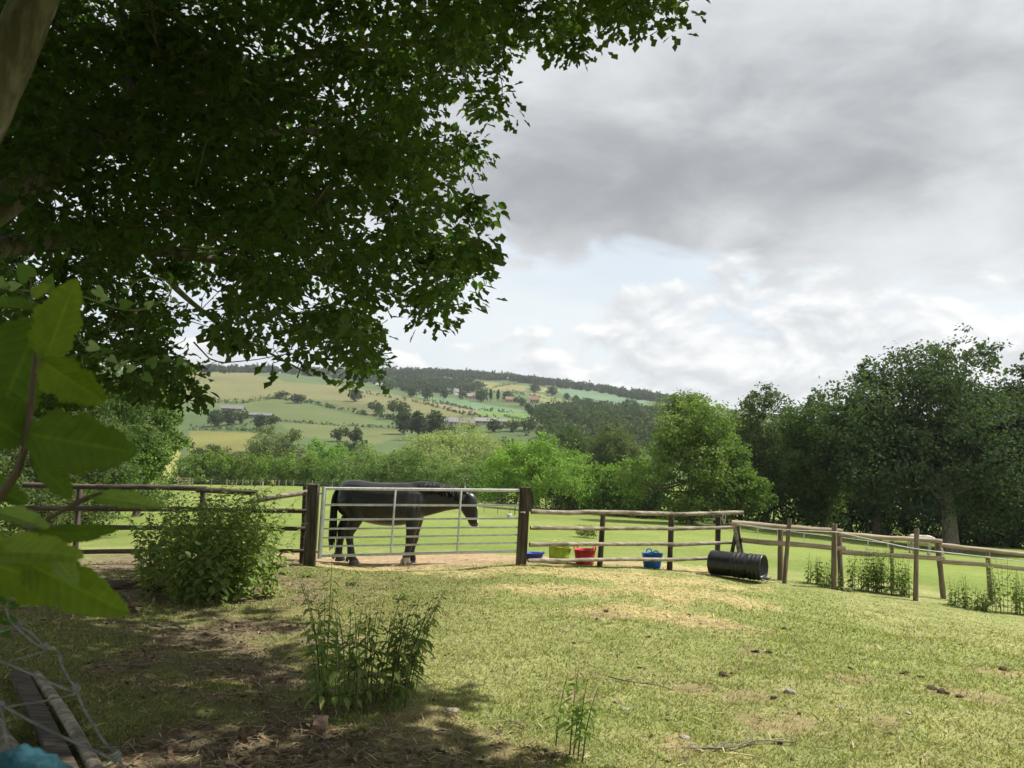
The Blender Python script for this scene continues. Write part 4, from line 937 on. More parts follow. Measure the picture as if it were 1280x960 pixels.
    MB().tube([a + z*.12, b + z*1.15], .05, 5).build('brace', M['rail_pale'], f); MB().tube([b + z*.12 - np.array([0, .06, 0]), a + z*1.15 - np.array([0, .06, 0])], .05, 5).build('brace', M['rail_pale'], f)
    for q in (a, b): MB().tube([q - z*.2, q + z*1.3], .08, 6).build('gate_post', M['rail_grey'], f)
    f = thing('hurdle', 'low grey hurdle at the gap left of the small wooden gate', 'hurdle', G(206, 609, 131))
    a = G(200, 608, 131); b = G(211, 608.5, 131)
    for k in (.3, .65, 1.0): MB().tube([a + z*k, b + z*k], .05, 5).build('bar', M['rail_grey'], f)
    for t in (0, .5, 1): q = a + (b-a)*t; MB().tube([q - z*.2, q + z*1.1], .06, 6).build('upright', M['rail_grey'], f)
build_fences()

# ------------------------------------------------------------------ horses
def loft(mb, secs, n=18):
    """secs: (x, y, z, half thickness in the x-z plane, half width along y)"""
    s = np.array(secs, float); c = s[:, :3]; t = np.gradient(c, axis=0); t[:, 1] *= .5; t /= np.linalg.norm(t, axis=1)[:, None]
    an = np.arange(n)*2*pi/n; V = []
    for i in range(len(s)):
        a = np.array([-t[i][2], 0, t[i][0]]); a /= np.linalg.norm(a)+1e-9; b = np.array([0, 1.0, 0])
        V.append(c[i] + np.cos(an)[:, None]*a*s[i, 3] + np.sin(an)[:, None]*b*s[i, 4])
    V = np.concatenate(V); F = []
    k = np.arange(n); k2 = (k+1) % n
    for i in range(len(s)-1): F.append(np.stack([i*n+k, i*n+k2, (i+1)*n+k2, (i+1)*n+k], 1))
    mb.add(V, np.concatenate(F))
    for i, fl in ((0, 1), (len(s)-1, 0)):
        r = V[i*n:(i+1)*n]; VV = np.concatenate([r, [r.mean(0)]]); mb.add(VV, np.stack([k2, k, np.full(n, n)] if fl else [k, k2, np.full(n, n)], 1))
def smooth_secs(secs, m=4):
    return arc(np.array(secs, float), (len(secs)-1)*m)
def horse_parts(root, coat, hair_col, light, mat, low_head=False, blaze=True, vox=.017):
    b = MB()
    L = lambda s, m=4: loft(b, smooth_secs([(q[0], q[1], q[2], q[3]*(1.13 if len(s) > 10 and q[2] < .7 else 1), q[4]*(1.13 if len(s) > 10 and q[2] < .7 else 1)) for q in s], m))
    L([(-.81, 0, 1.10, .06, .05), (-.79, 0, 1.09, .20, .15), (-.70, 0, 1.085, .295, .25), (-.52, 0, 1.07, .335, .30), (-.30, 0, 1.035, .345, .31), (-.05, 0, 1.01, .362, .34), (.2, 0, 1.015, .365, .325),
       (.40, 0, 1.045, .35, .28), (.56, 0, 1.06, .31, .23), (.69, 0, 1.06, .23, .17), (.77, 0, 1.06, .09, .08)])
    if not low_head:
        L([(.40, 0, 1.12, .27, .18), (.62, 0, 1.125, .305, .17), (.85, 0, 1.15, .27, .135), (1.06, 0, 1.165, .225, .11), (1.24, 0, 1.155, .185, .095), (1.37, 0, 1.125, .145, .09), (1.45, 0, 1.09, .08, .07)])
        hd = [(1.385, 0, 1.25, .07, .07), (1.41, 0, 1.185, .135, .10), (1.435, 0, 1.07, .158, .105), (1.47, 0, .96, .135, .092), (1.505, 0, .865, .102, .074), (1.53, 0, .785, .086, .068), (1.54, 0, .73, .076, .062), (1.535, 0, .695, .04, .04)]
        L(hd)
        ears = [((1.365, s*.055, 1.25), (1.345, s*.075, 1.40)) for s in (1, -1)]
    else:
        L([(.45, 0, 1.10, .26, .18), (.70, 0, 1.05, .25, .15), (.92, 0, .88, .19, .11), (1.06, 0, .70, .15, .09), (1.16, 0, .55, .12, .08)])
        L([(1.14, 0, .62, .07, .07), (1.20, 0, .52, .12, .09), (1.26, 0, .38, .12, .09), (1.32, 0, .24, .085, .065), (1.36, 0, .12, .07, .06), (1.37, 0, .05, .04, .04)])
        ears = [((1.12, s*.055, .66), (1.07, s*.07, .78)) for s in (1, -1)]
    for a, e in ears: loft(b, [(a[0], a[1], a[2], .05, .03), ((a[0]+e[0])/2, (a[1]+e[1])/2, (a[2]+e[2])/2, .042, .025), (e[0], e[1], e[2], .006, .006)], 8)
    # near fore, off fore, near hind, off hind (near = towards the camera, y < 0)
    L([(.50, -.15, .98, .17, .11), (.52, -.16, .80, .135, .10), (.515, -.16, .66, .092, .08), (.505, -.16, .53, .072, .066), (.50, -.16, .44, .072, .066), (.485, -.16, .36, .055, .052), (.465, -.16, .24, .05, .046), (.45, -.16, .15, .062, .055), (.458, -.16, .09, .055, .052), (.47, -.16, .05, .075, .07), (.475, -.16, .0, .085, .08)])
    L([(.51, .15, .98, .16, .11), (.53, .16, .80, .13, .10), (.53, .16, .66, .09, .08), (.52, .16, .53, .07, .066), (.515, .16, .44, .07, .066), (.50, .16, .36, .056, .052), (.48, .16, .24, .052, .046), (.465, .16, .15, .062, .055), (.475, .16, .09, .057, .052), (.485, .16, .05, .073, .07), (.49, .16, .0, .083, .08)])
    L([(-.52, -.16, 1.10, .26, .15), (-.46, -.17, .92, .20, .13), (-.44, -.17, .78, .145, .11), (-.49, -.165, .64, .10, .085), (-.535, -.16, .53, .082, .065), (-.53, -.16, .44, .062, .056), (-.505, -.16, .30, .052, .046), (-.48, -.16, .16, .06, .054), (-.455, -.16, .09, .055, .052), (-.435, -.16, .05, .075, .07), (-.425, -.16, .0, .085, .08)])
    L([(-.58, .16, 1.10, .25, .15), (-.60, .17, .92, .20, .13), (-.62, .17, .78, .145, .11), (-.69, .165, .65, .10, .085), (-.745, .16, .54, .082, .065), (-.75, .16, .44, .062, .056), (-.765, .16, .30, .052, .046), (-.78, .16, .16, .06, .054), (-.765, .16, .09, .055, .052), (-.75, .16, .05, .075, .07), (-.745, .16, .0, .085, .08)])
    F = [np.concatenate(b.T), np.concatenate(b.Q)]
    tmp = bpy.data.objects.new('body', mesh('body', np.concatenate(b.V), F)); C.objects.link(tmp)
    rm = tmp.modifiers.new('r', 'REMESH'); rm.mode = 'VOXEL'; rm.voxel_size = vox
    sm = tmp.modifiers.new('s', 'SMOOTH'); sm.factor = .5; sm.iterations = 5
    dg = bpy.context.evaluated_depsgraph_get(); me = bpy.data.meshes.new_from_object(tmp.evaluated_get(dg)); me.name = 'body'; bpy.data.objects.remove(tmp)
    n = len(me.vertices); co = np.empty(n*3, np.float32); me.vertices.foreach_get('co', co); co = co.reshape(-1, 3).astype(float)
    # muscle relief along shoulder, flank and quarters
    x, y, z = co.T
    d = .012*(np.exp(-((x-.42)/.07)**2-((z-.95)/.2)**2) - np.exp(-((x-.58)/.03)**2-((z-.95)/.16)**2)*.8 + np.exp(-((x+.52)/.14)**2-((z-1.05)/.14)**2) - np.exp(-((x+.30)/.05)**2-((z-.85)/.14)**2)*1.1)
    co[:, 1] += np.sign(y)*d*(np.abs(y) > .08)
    cc = np.tile(np.array(coat, float), (n, 1))
    if blaze:
        wob = .012*np.sin(z*40)
        m = (x > 1.46) & (np.abs(y) < .032) & (((z > .765) & (z < .84)) | ((z > 1.01) & (z < 1.09))) & (x > np.interp(z, [.66, .70, .76, .84, .94, 1.05, 1.17], [1.55, 1.58, 1.585, 1.575, 1.565, 1.555, 1.51]) + wob); cc[m] = (.55, .53, .50)
        cc[(z < .755) & (x > 1.45)] = (.09, .07, .065)
    hoof = z < .075; cc[hoof] = light[0]
    sock = (z >= .075) & (z < .16); fore = x > 0
    cc[sock & fore & (y < 0)] = light[1]; cc[sock & ~fore] = light[2]
    me.vertices.foreach_set('co', co.astype(np.float32).ravel())
    at = me.color_attributes.new('Col', 'FLOAT_COLOR', 'POINT'); c4 = np.ones((n, 4), np.float32); c4[:, :3] = cc; at.data.foreach_set('color', c4.ravel())
    me.polygons.foreach_set('use_smooth', np.ones(len(me.polygons), bool)); me.update()
    body = obj('body', me, mat, root)
    hc = np.array(hair_col)
    # tail of many locks
    rs = np.random.RandomState(4); tl = MB()
    for i in range(64):
        q = rs.rand(); yy = rs.randn()*.045; e = rs.uniform(.17, .45)
        tl.tube(arc([(-.77, yy*.5, 1.27), (-.84-.02*q, yy, 1.12), (-.845-.04*q, yy*1.4, .8), (-.80-.09*q, yy*1.7, e)], 9), np.array([.018, .024, .026, .026, .025, .022, .017, .012, .003])[:9], 5, False, col=hc)
    tl.build('tail', M['hair'] if not low_head else mat, root, True)
    mn = MB()
    for i in range(150):
        t = rs.rand()
        if not low_head: px_ = .48+.9*t; pz = np.interp(px_, [.48, .62, .85, 1.06, 1.24, 1.38], [1.385, 1.415, 1.41, 1.375, 1.325, 1.255])
        else: px_ = .5+.6*t; pz = np.interp(px_, [.5, .7, .92, 1.1], [1.35, 1.28, 1.05, .75])
        s = -1 if rs.rand() < .75 else 1; dz = rs.uniform(.10, .22)
        mn.tube(arc([(px_, 0, pz-.015), (px_+.01, s*.05, pz-.012), (px_+.01*rs.randn(), s*.118, pz-dz*.6), (px_+.015*rs.randn(), s*(.14+.01*rs.rand()), pz-dz)], 7), [.009, .012, .012, .011, .009, .007, .004], 4, False, col=hc)
    for i in range(10):
        if low_head: break
        mn.tube(arc([(1.38, 0, 1.28), (1.47, rs.randn()*.02, 1.25), (1.555, rs.randn()*.03, 1.14), (1.57, rs.randn()*.03, 1.06)], 6), [.012, .014, .013, .010, .006, .002], 4, False, col=hc)
    mn.build('mane', M['hair'] if not low_head else mat, root, True)
    # feather on the fetlocks
    for (fx, fy, c_) in [(.455, -.16, light[1]), (.5, .16, coat), (-.47, -.16, light[2]), (-.775, .16, coat)]:
        ft = MB()
        for i in range(26):
            a = rs.uniform(.6, 5.7); ft.tube([(fx+.045*cos(a), fy+.045*sin(a), .17), (fx+.075*cos(a)-.01, fy+.07*sin(a), .10), (fx+.085*cos(a)-.015, fy+.085*sin(a), .035)], [.010, .012, .003], 4, False, col=np.array(c_))
        ft.build('feather', mat, root, True)
    if not low_head:
        for s in (-1, 1):
            V = sphere_ico(.021); MB().add(V[0]*np.array([1, .7, 1]) + np.array([1.495, s*.088, 1.07]), V[1], (.004, .003, .003)).build('eye', M['black_plastic'], root, True)
def sphere_ico(r, n=10, m=7):
    V = [(0, 0, r)]; F = []
    for i in range(1, m):
        a = pi*i/m
        for j in range(n): V.append((r*sin(a)*cos(2*pi*j/n), r*sin(a)*sin(2*pi*j/n), r*cos(a)))
    V.append((0, 0, -r)); k = len(V)-1
    for j in range(n):
        F.append((0, 1+j, 1+(j+1) % n)); F.append((k, k-n+(j+1) % n, k-n+j))
    for i in range(m-2):
        for j in range(n):
            a, b_, c, d = 1+i*n+j, 1+i*n+(j+1) % n, 1+(i+1)*n+(j+1) % n, 1+(i+1)*n+j; F += [(a, d, c), (a, c, b_)]
    return np.array(V), np.array(F)
hp = P(418 + 72.8*.8, 705, 13.85); hp[2] = H(hp[0], hp[1])
hr = local_thing('horse', 'black cob horse standing side on behind the metal gate, head lowered', 'horse', hp, rz=radians(-3))
horse_parts(hr, (.0088, .0082, .0080), (.010, .0095, .009), [(.17, .145, .12), (.55, .50, .44), (.05, .044, .038)], M['horse'])
gp = G(1152, 691, 50)
gr = local_thing('pony', 'grey pony grazing beyond the pale pole fence, half hidden by a post', 'pony', gp, rz=radians(-35), sc=.86)
horse_parts(gr, (.40, .39, .36), (.45, .44, .40), [(.2, .18, .16), (.4, .39, .37), (.4, .39, .37)], M['grey_horse'], True, False, .032)

# ------------------------------------------------------------------ buckets and the black pipe
def lathe(mb, prof, n=28, col=(1, 1, 1), oval=1.0):
    prof = np.array(prof, float); an = np.arange(n)*2*pi/n; V = []
    for r, z in prof: V.append(np.stack([r*np.cos(an)*oval, r*np.sin(an), np.full(n, z)], 1))
    V = np.concatenate(V); k = np.arange(n); k2 = (k+1) % n
    mb.add(V, np.concatenate([np.stack([i*n+k, i*n+k2, (i+1)*n+k2, (i+1)*n+k], 1) for i in range(len(prof)-1)]), col); return mb
def bucket(label, u, vtop, vb, hw, col, Y, tilt=0.0, rz=.3, oval=1.05):
    b = G(u, vb, Y); h = (vb-vtop)/FPX*Y; r = hw/FPX*Y
    t = local_thing('feed_bucket', label, 'bucket', b, 'feed buckets along the right fence', rz); t.rotation_euler = (tilt*.6, tilt, rz)
    m = lathe(MB(), [(.001, .012), (r*.72, .008), (r*.76, .0), (r*.80, .02), (r*.9, h*.55), (r*.985, h*.96), (r*1.03, h*.965), (r*1.035, h), (r*.975, h), (r*.95, h*.95), (r*.75, .03), (.001, .028)], 30, col, oval)
    m.build('tub_body', M['plastic'], t, True)
    for s in (1, -1):
        pts = arc([(-r*.30, s*r*.97, h*.98), (-r*.20, s*r*1.02, h*1.16), (0, s*r*1.03, h*1.22), (r*.20, s*r*1.02, h*1.16), (r*.30, s*r*.97, h*.98)], 16)
        MB().tube(pts, .011, 8, col=col).build('handle', M['plastic'], t, True)
bucket('deep blue feed bucket half hidden by the right gate post', 666, 695, 704, 13, (.03, .06, .42), 14.1, .0, 1.1)
bucket('lime yellow feed bucket with a sagging rim', 697.5, 686, 706, 13.8, (.46, .62, .07), 13.75, .08, .5)
bucket('pinkish red feed bucket beside the lime yellow one', 731, 688.5, 707, 13.4, (.62, .055, .075), 13.8, -.03, .9)
bucket('bright blue feed bucket standing alone under the fence rails', 815, 695, 713, 12.4, (.02, .16, .48), 14.1, .0, .15)
def build_pipe():
    e = P(955, 711, 13.3); g = H(e[0], e[1]); R = .205; d = unit(np.array([.80, -.60, 0.0])); Lh = .90
    c0 = np.array([e[0], e[1], g+R+.012]) - d*Lh; c0[2] = H(c0[0], c0[1]) + R + .012
    t = thing('drain_pipe', 'black ribbed plastic pipe section lying on the grass before the poles', 'pipe', (e[0]-d[0]*.45, e[1]-d[1]*.45, g))
    s_ = [(0, .93), (.01, .985), (.03, 1.0), (.38, .985)]
    for x, q in ((.40, 1.03), (.47, 1.045), (.54, 1.03), (.66, 1.05), (.73, 1.035), (.80, 1.03)): s_ += [(x, .98), (x+.010, q), (x+.03, q), (x+.042, .98)]
    s_ += [(.86, .97), (.875, 1.02), (.90, 1.02)]
    n = 40; an = np.arange(n)*2*pi/n; a = np.array([-d[1], d[0], 0]); z = np.array([0, 0, 1.0]); V = []; Fq = []
    prof = [(x, r*R) for x, r in s_] + [(.90, R*.94), (.5, R*.93), (.03, R*.92), (.02, .002)]
    for x, r in prof:
        sq = 1 + .012*np.sin(3*an+x*9); V.append(c0 + d*x + (np.cos(an)*r*sq)[:, None]*a + (np.sin(an)*r*sq)[:, None]*z)
    k = np.arange(n); k2 = (k+1) % n
    for i in range(len(prof)-1): Fq.append(np.stack([i*n+k, i*n+k2, (i+1)*n+k2, (i+1)*n+k], 1))
    MB().add(np.concatenate(V), np.concatenate(Fq)).build('pipe_wall', M['black_plastic'], t, True)
    ring = [c0 + d*.0 + (cos(q)*R*.93)*a + (sin(q)*R*.93)*z for q in an]; VV = np.array(ring + [c0 - d*.01])
    MB().add(VV, np.stack([k2, k, np.full(n, n)], 1)).build('end_cap', M['black_plastic'], t, True)
    f = c0 + d*.90 + a*R*.25 - z*R*.88
    MB().tube([f - d*.1, f + d*.03 + a*.05, f + d*.05 + a*.12 + z*.02], [.02, .026, .012], 8).build('torn_lip', M['black_plastic'], t, True)
build_pipe()

# ------------------------------------------------------------------ nettles and other tall weeds
NET = [(.14, .19, .055), (.17, .22, .065), (.11, .155, .045), (.22, .24, .08)]
def leaf_matrix(p, A, N, s):
    N = unit(N - A*(A @ N)); B = np.cross(N, A); return [[A[i]*s, B[i]*s, N[i]*s, p[i]] for i in range(3)] + [[0, 0, 0, 1]]
_nv = np.array([1, .62, 1])*np.array([(0, 0, 0), (.10, .20, .04), (.22, .30, .06), (.27, .25, .05), (.42, .31, .06), (.47, .25, .05), (.62, .23, .03), (.67, .18, .02), (.82, .11, -.03), (1, 0, -.12),
                (.10, -.20, .04), (.22, -.30, .06), (.27, -.25, .05), (.42, -.31, .06), (.47, -.25, .05), (.62, -.23, .03), (.67, -.18, .02), (.82, -.11, -.03), (.45, 0, .0)])
_nf = np.array([(0, 18, 1), (1, 18, 2), (2, 18, 3), (3, 18, 4), (4, 18, 5), (5, 18, 6), (6, 18, 7), (7, 18, 8), (8, 18, 9), (0, 10, 18), (10, 11, 18), (11, 12, 18), (12, 13, 18), (13, 14, 18), (14, 15, 18), (15, 16, 18), (16, 17, 18), (17, 9, 18)])
NLEAF = [mesh('leaf', _nv, _nf, np.array(c)) for c in (np.array(NET)*1.6)]
for m_ in NLEAF: m_.materials.append(M['leaf'])
def weeds(name, label, spots, cat='nettles', lsize=.075, pairs=11, single=0, lean=.12, seed=1, stemcol=(.10, .115, .05), lowbare=.25, tint=1.0, bend=(0, 0), group=None, r0=.0045, fan=.0):
    """spots: (u, v, Y or None, height m). Upright stems with opposite toothed leaves"""
    rs = np.random.RandomState(seed); root = None; bulk = [[], [], []]; nb = 0; made = 0
    cx0, cy0 = np.mean([q[0] for q in spots]), np.mean([q[1] for q in spots]); ext = max(abs(q[0]-cx0) for q in spots)
    for (x, y, h) in spots:
        b = np.array([x, y, H(x, y)])
        if root is None: root = thing(name, label, cat, b, group)
        off = np.array([x-cx0, y-cy0]); off = fan*off/max(.05, ext)
        d = np.array([rs.randn()*lean + bend[0] + off[0], rs.randn()*lean + bend[1] + off[1]*.6, 0])*h
        pts = arc([b - np.array([0, 0, .05]), b + d*.25 + np.array([0, 0, h*.4]), b + d*.62 + np.array([0, 0, h*.75]), b + d*1.05 + np.array([0, 0, h])], 12)
        st = MB().tube(pts, np.linspace(r0*(1+.3*rs.rand()), r0*.35, len(pts)), 5, False, col=np.array(stemcol)*(.7+.6*rs.rand())).build('stem', M['stem'], root, True)
        a0 = rs.rand()*6
        np_ = max(4, int(pairs*h/.8))
        for i in range(np_):
            t = lowbare + (1-lowbare)*(i+.5*rs.rand())/np_; f = t*(len(pts)-1); k = min(int(f), len(pts)-2); p = pts[k] + (pts[k+1]-pts[k])*(f-k)
            sz = lsize*(1.15 - .75*max(0, (t-.45)/.55)**1.3)*(.75+.5*rs.rand())
            for s in range(2):
                a = a0 + i*pi/2 + s*pi + rs.randn()*.3; dr = rs.uniform(.1, .8)
                A = unit(np.array([cos(a), sin(a), -dr + (.5 if t > .93 else 0)])); N = np.array([-cos(a)*-dr, -sin(a)*-dr, 1.0]) + rs.randn(3)*.25
                q = p + np.array([cos(a), sin(a), .3])*.012
                if made < single:
                    o = bpy.data.objects.new('leaf', NLEAF[rs.choice(4, p=[.4, .3, .2, .1])]); C.objects.link(o); o.parent = st; o.matrix_basis = Matrix(leaf_matrix(q, A, N, sz)); made += 1
                else:
                    mtx = np.array(leaf_matrix(q, A, N, sz)); tv, tf = (TPL['ovate'] if single == 0 else (_nv, _nf))
                    V = tv @ mtx[:3, :3].T + mtx[:3, 3]; bulk[0].append(V); bulk[1].append(tf + nb); nb += len(tv)
                    bulk[2].append(np.tile(np.array(NET[rs.choice(4, p=[.4, .3, .2, .1])])*tint*(.8+.4*rs.rand()), (len(tv), 1)))
    if bulk[0]: tag(obj('foliage', mesh('foliage', np.concatenate(bulk[0]), np.concatenate(bulk[1]), np.concatenate(bulk[2])), M['leaf'], root), kind='stuff')
    return root
def spots_px(lst, n, rs, hvar=.2):
    """lst: (u, v base, top v, du, dv) patches -> n stems each"""
    out = []
    for (u, v, vt, du, dv, k) in lst:
        for i in range(k):
            g = gm(u + rs.randn()*du, v + rs.randn()*dv); hh = (v-vt)/FPX*g[1]*(1-hvar*rs.rand()); out.append((g[0], g[1], hh))
    return out
rs_ = np.random.RandomState(21)
weeds('nettle_clump', 'clump of tall nettles in the middle of the paddock at the shade edge', spots_px([(402, 888, 708, 4, 3, 4), (408, 886, 742, 9, 4, 5), (428, 886, 746, 9, 5, 6), (448, 884, 750, 9, 5, 6), (468, 880, 746, 9, 5, 6), (486, 880, 756, 8, 5, 6), (500, 876, 755, 7, 5, 7), (512, 872, 744, 5, 4, 5)], 0, rs_, .22), lsize=.084, pairs=10, single=300, lean=.09, seed=22, bend=(.06, 0), lowbare=.14, fan=.24, tint=1.15)
weeds('nettle_plant', 'single small nettle plant at the bottom edge of the paddock', [(gm(694, 935)[0], gm(694, 935)[1], .42), (gm(712, 944)[0], gm(712, 944)[1], .50), (gm(716, 946)[0], gm(716, 946)[1], .34), (gm(722, 950)[0], gm(722, 950)[1], .44), (gm(727, 954)[0], gm(727, 954)[1], .40)], lsize=.075, pairs=18, single=140, lean=.05, seed=23, bend=(.10, 0), lowbare=.3)
bsp = []
for i in range(150):
    u = rs_.uniform(172, 342) if i % 3 else 255 + 38*rs_.randn(); v = rs_.uniform(712, 760) - abs(u-255)*.10
    top = np.interp(u, [160, 185, 215, 260, 300, 335, 350], [680, 628, 608, 604, 612, 636, 668]) + rs_.rand()**1.4*62
    g = gm(u, v); bsp.append((g[0], g[1], max(.3, (v-top)/FPX*g[1])))
weeds('nettle_bush', 'large leafy bush of tall nettles before the left rail fence', bsp, cat='bush', lsize=.092, pairs=13, lean=.27, seed=24, lowbare=.10, tint=1.22, fan=.05)
for (lb, ua, ub, va, vb, tops, n, sd) in [('leggy nettles growing around the middle tape fence post', 1008, 1070, 730, 742, [(1005, 688), (1035, 706), (1060, 690), (1075, 694)], 44, 25), ('dense nettle row just left of the tallest tape fence post', 1072, 1138, 739, 748, [(1070, 692), (1095, 690), (1120, 692), (1140, 705)], 66, 26),
                                          ('low nettle patch right of the tallest tape fence post', 1188, 1235, 757, 766, [(1188, 726), (1200, 712), (1220, 738), (1235, 735)], 34, 27), ('tall thin nettles at the right edge of the paddock', 1240, 1300, 766, 772, [(1240, 702), (1255, 695), (1270, 718), (1300, 710)], 30, 28)]:
    sp = []
    for i in range(n):
        u = rs_.uniform(ua, ub); v = np.interp(u, [ua, ub], [va, vb]) + rs_.rand()*3-3; top = np.interp(u, [t[0] for t in tops], [t[1] for t in tops]) + rs_.rand()**1.3*26
        g = gm(u, v); sp.append((g[0], g[1], 1.12*(v-top)/FPX*g[1]))
    weeds('nettle_row', lb, sp, lsize=.064, pairs=11, lean=.09, seed=sd, lowbare=.15, tint=1.25, group='nettles along the pole fence')
sp = [(gm(736+rs_.randn()*7, 674)[0], gm(736, 673)[1]+rs_.rand(), .45) for i in range(22)]
weeds('nettle_tuft', 'low weedy tuft in the field behind the red bucket', sp, cat='weeds', lsize=.12, pairs=10, seed=29, lean=.3)
for i, (u, v, lb) in enumerate([(383, 722, 'tiny dock seedling at the foot of the hinge post'), (442, 733, 'tiny weed in the grass above the nettle clump'), (505, 750, 'tiny dark weed in the grass right of the nettle clump')]):
    g = gm(u, v); weeds('weed_seedling', lb, [(g[0], g[1], .12), (g[0]+.05, g[1]+.02, .09), (g[0]-.05, g[1], .08)], cat='weed', lsize=.06, pairs=14, seed=60+i, lean=.3)

# ------------------------------------------------------------------ grass, straw, leaf litter
def build_grass():
    rs = np.random.RandomState(33); N = 500000
    th = np.radians(np.where(rs.rand(N) < .72, rs.uniform(-36, 36, N), rs.uniform(36, 64, N)*rs.choice([-1, 1], N))); r = np.exp(rs.uniform(log(3.5), log(17), N)); x = r*np.sin(th); y = r*np.cos(th)
    c, g, st, so_ = cover(x, y); tuft = fbm(x+3, y+9, 4.5, 3)
    keep = rs.rand(N) < g*(.85+.2*sstep(tuft, .35, .7))*(1-sstep(r, 12, 17)); x, y, r, c, tuft = x[keep], y[keep], r[keep], c[keep], tuft[keep]; n = len(x)
    z = height(x, y) - .006
    h = (.010 + .020*rs.rand(n)**2)*(1 + .04*r)*(.85+.35*tuft)*(1-.6*sstep(r, 10, 16)); a = rs.rand(n)*2*pi; w = (.0022+.0018*rs.rand(n))*(1+.17*r)
    la = rs.rand(n)*2*pi; ln = h*rs.uniform(.3, 1.4, n)
    b = np.stack([x, y, z], 1); dx = np.stack([np.cos(a)*w, np.sin(a)*w, 0*a], 1)
    tip = b + np.stack([np.cos(la)*ln, np.sin(la)*ln, h], 1)
    V = np.stack([b-dx, b+dx, tip], 1).reshape(-1, 3); F = np.arange(3*n).reshape(-1, 3)
    k = (1 + .25*rs.randn(n)).clip(.5, 1.7)[:, None]; yel = (rs.rand(n) < .17)[:, None]
    cc = c*k*np.array([1.12, 1.16, 1.0]); cc = np.where(yel, np.array([.36, .31, .15])*k, cc)
    tag(obj('grass', mesh('grass', V, F, np.repeat(cc, 3, 0).clip(.01, .8)), M['grass']), 'short grazed grass of the paddock', 'grass', kind='stuff')
    def stalks(N, name, label, cat, maskf, lo, hi, colr, wid):
        th = np.radians(rs.uniform(-36, 36, N)); r = np.exp(rs.uniform(log(3.4), log(17), N)); x = r*np.sin(th); y = r*np.cos(th)
        c, g, st, so_ = cover(x, y); keep = rs.rand(N) < maskf(st, so_, g); x, y, r = x[keep], y[keep], r[keep]; n = len(x)
        L = rs.uniform(lo, hi, n); a = rs.rand(n)*2*pi; z = height(x, y) + .008 + .02*rs.rand(n); w = wid*(1+.1*r)
        b = np.stack([x, y, z], 1); d = np.stack([np.cos(a)*L, np.sin(a)*L, rs.randn(n)*.06*L], 1); s_ = np.stack([-np.sin(a)*w, np.cos(a)*w, 0*a], 1); up = np.array([0, 0, .004])
        m = b + d*.5 + up
        V = np.stack([b-s_, b+s_, m+s_, m-s_, b+d+s_*.4, b+d-s_*.4], 1).reshape(-1, 3); i = np.arange(n)[:, None]*6
        Q = np.concatenate([i+np.array([[0, 1, 2, 3]]), i+np.array([[3, 2, 4, 5]])])
        cc = np.array(colr)[rs.randint(0, len(colr), n)]*(.7+.6*rs.rand(n))[:, None]
        tag(obj(name, mesh(name, V, Q, np.repeat(cc, 6, 0)), M['straw']), label, cat, kind='stuff')
    stalks(52000, 'straw', 'scattered straw near the gate', 'straw', lambda st, so_, g: st*.8+.006, .05, .20, [(.55, .43, .20), (.62, .50, .26), (.42, .31, .14)], .0022)
    stalks(22000, 'dry_stalks', 'dry stalks and twigs on the shaded soil', 'litter', lambda st, so_, g: so_*.55+.08, .03, .17, [(.34, .27, .18), (.22, .16, .10), (.45, .37, .25)], .002)
    # fallen leaves
    N = 26000; th = np.radians(rs.uniform(-38, 20, N)); r = np.exp(rs.uniform(log(3.4), log(15), N)); x = r*np.sin(th); y = r*np.cos(th)
    c, g, st, so_ = cover(x, y); keep = rs.rand(N) < (so_*.55 + .025); x, y = x[keep], y[keep]; n = len(x)
    p = np.stack([x, y, height(x, y) + .006 + .018*rs.rand(n)], 1)
    V, F, cc = leaf_cloud(p, np.tile([0, 0, 1.0], (n, 1)), .045, 'rhomb', (1, 1, 1), rs, .35, .3, .1)
    cols = np.array([(.16, .10, .06), (.25, .17, .10), (.09, .06, .04), (.34, .25, .16), (.12, .085, .05)])[rs.randint(0, 5, n)]
    tag(obj('leaf_litter', mesh('leaf_litter', V, F, cc*np.repeat(cols, 4, 0)), M['straw']), 'dead brown leaves lying on the shaded soil', 'leaf litter', kind='stuff')
build_grass()

# ------------------------------------------------------------------ stones, clods, twigs
def lump(seed, sq=(1, 1, .6), rough=.25):
    rs = np.random.RandomState(seed); V, F = sphere_ico(1.0, 12, 8); d = unit(V); f = np.zeros(len(V))
    for k in range(6): q = unit(rs.randn(3)); f += rough*.5*np.sin(d @ q*rs.uniform(2, 6) + rs.rand()*6)
    V = V*(1+f)[:, None]*np.array(sq) + rs.randn(*V.shape)*.04*rough; return V, F
LUMPS = []
for sd in range(5):
    V, F = lump(90+sd, (1, .8, .5), .5); me = mesh('clod_body', V, F, np.array((1, 1, 1)), False); me.materials.append(M['clod']); LUMPS.append(me)
STN = []
for sd in range(3):
    V, F = lump(80+sd, (1, .75, .6), .28); me = mesh('stone_body', V, F, np.array((1, 1, 1)), True); me.materials.append(M['stone']); STN.append(me)
def put(name, me, u, v, wpx, label, cat, group=None, flat=1.0, sink=.25):
    g = gm(u, v); s = wpx/2/FPX*g[1]; o = bpy.data.objects.new(name, me); C.objects.link(o); o.location = (g[0], g[1], g[2] + s*.6*flat*(.5-sink)); o.scale = (s, s, s*flat); o.rotation_euler = (0, 0, RS.rand()*6)
    return tag(o, label, cat, group)
put('stone', STN[0], 986, 867, 12, 'largest pale stone lying right of the bare scrape in the grass', 'stone', 'stones in the grass', 1.2, 0)
put('stone', STN[1], 781, 886, 11, 'flat pale stone in the grass left of the middle ground', 'stone', 'stones in the grass', .5)
put('stone', STN[2], 855, 922, 10, 'grey stone near the bottom edge of the grass', 'stone', 'stones in the grass', .7)
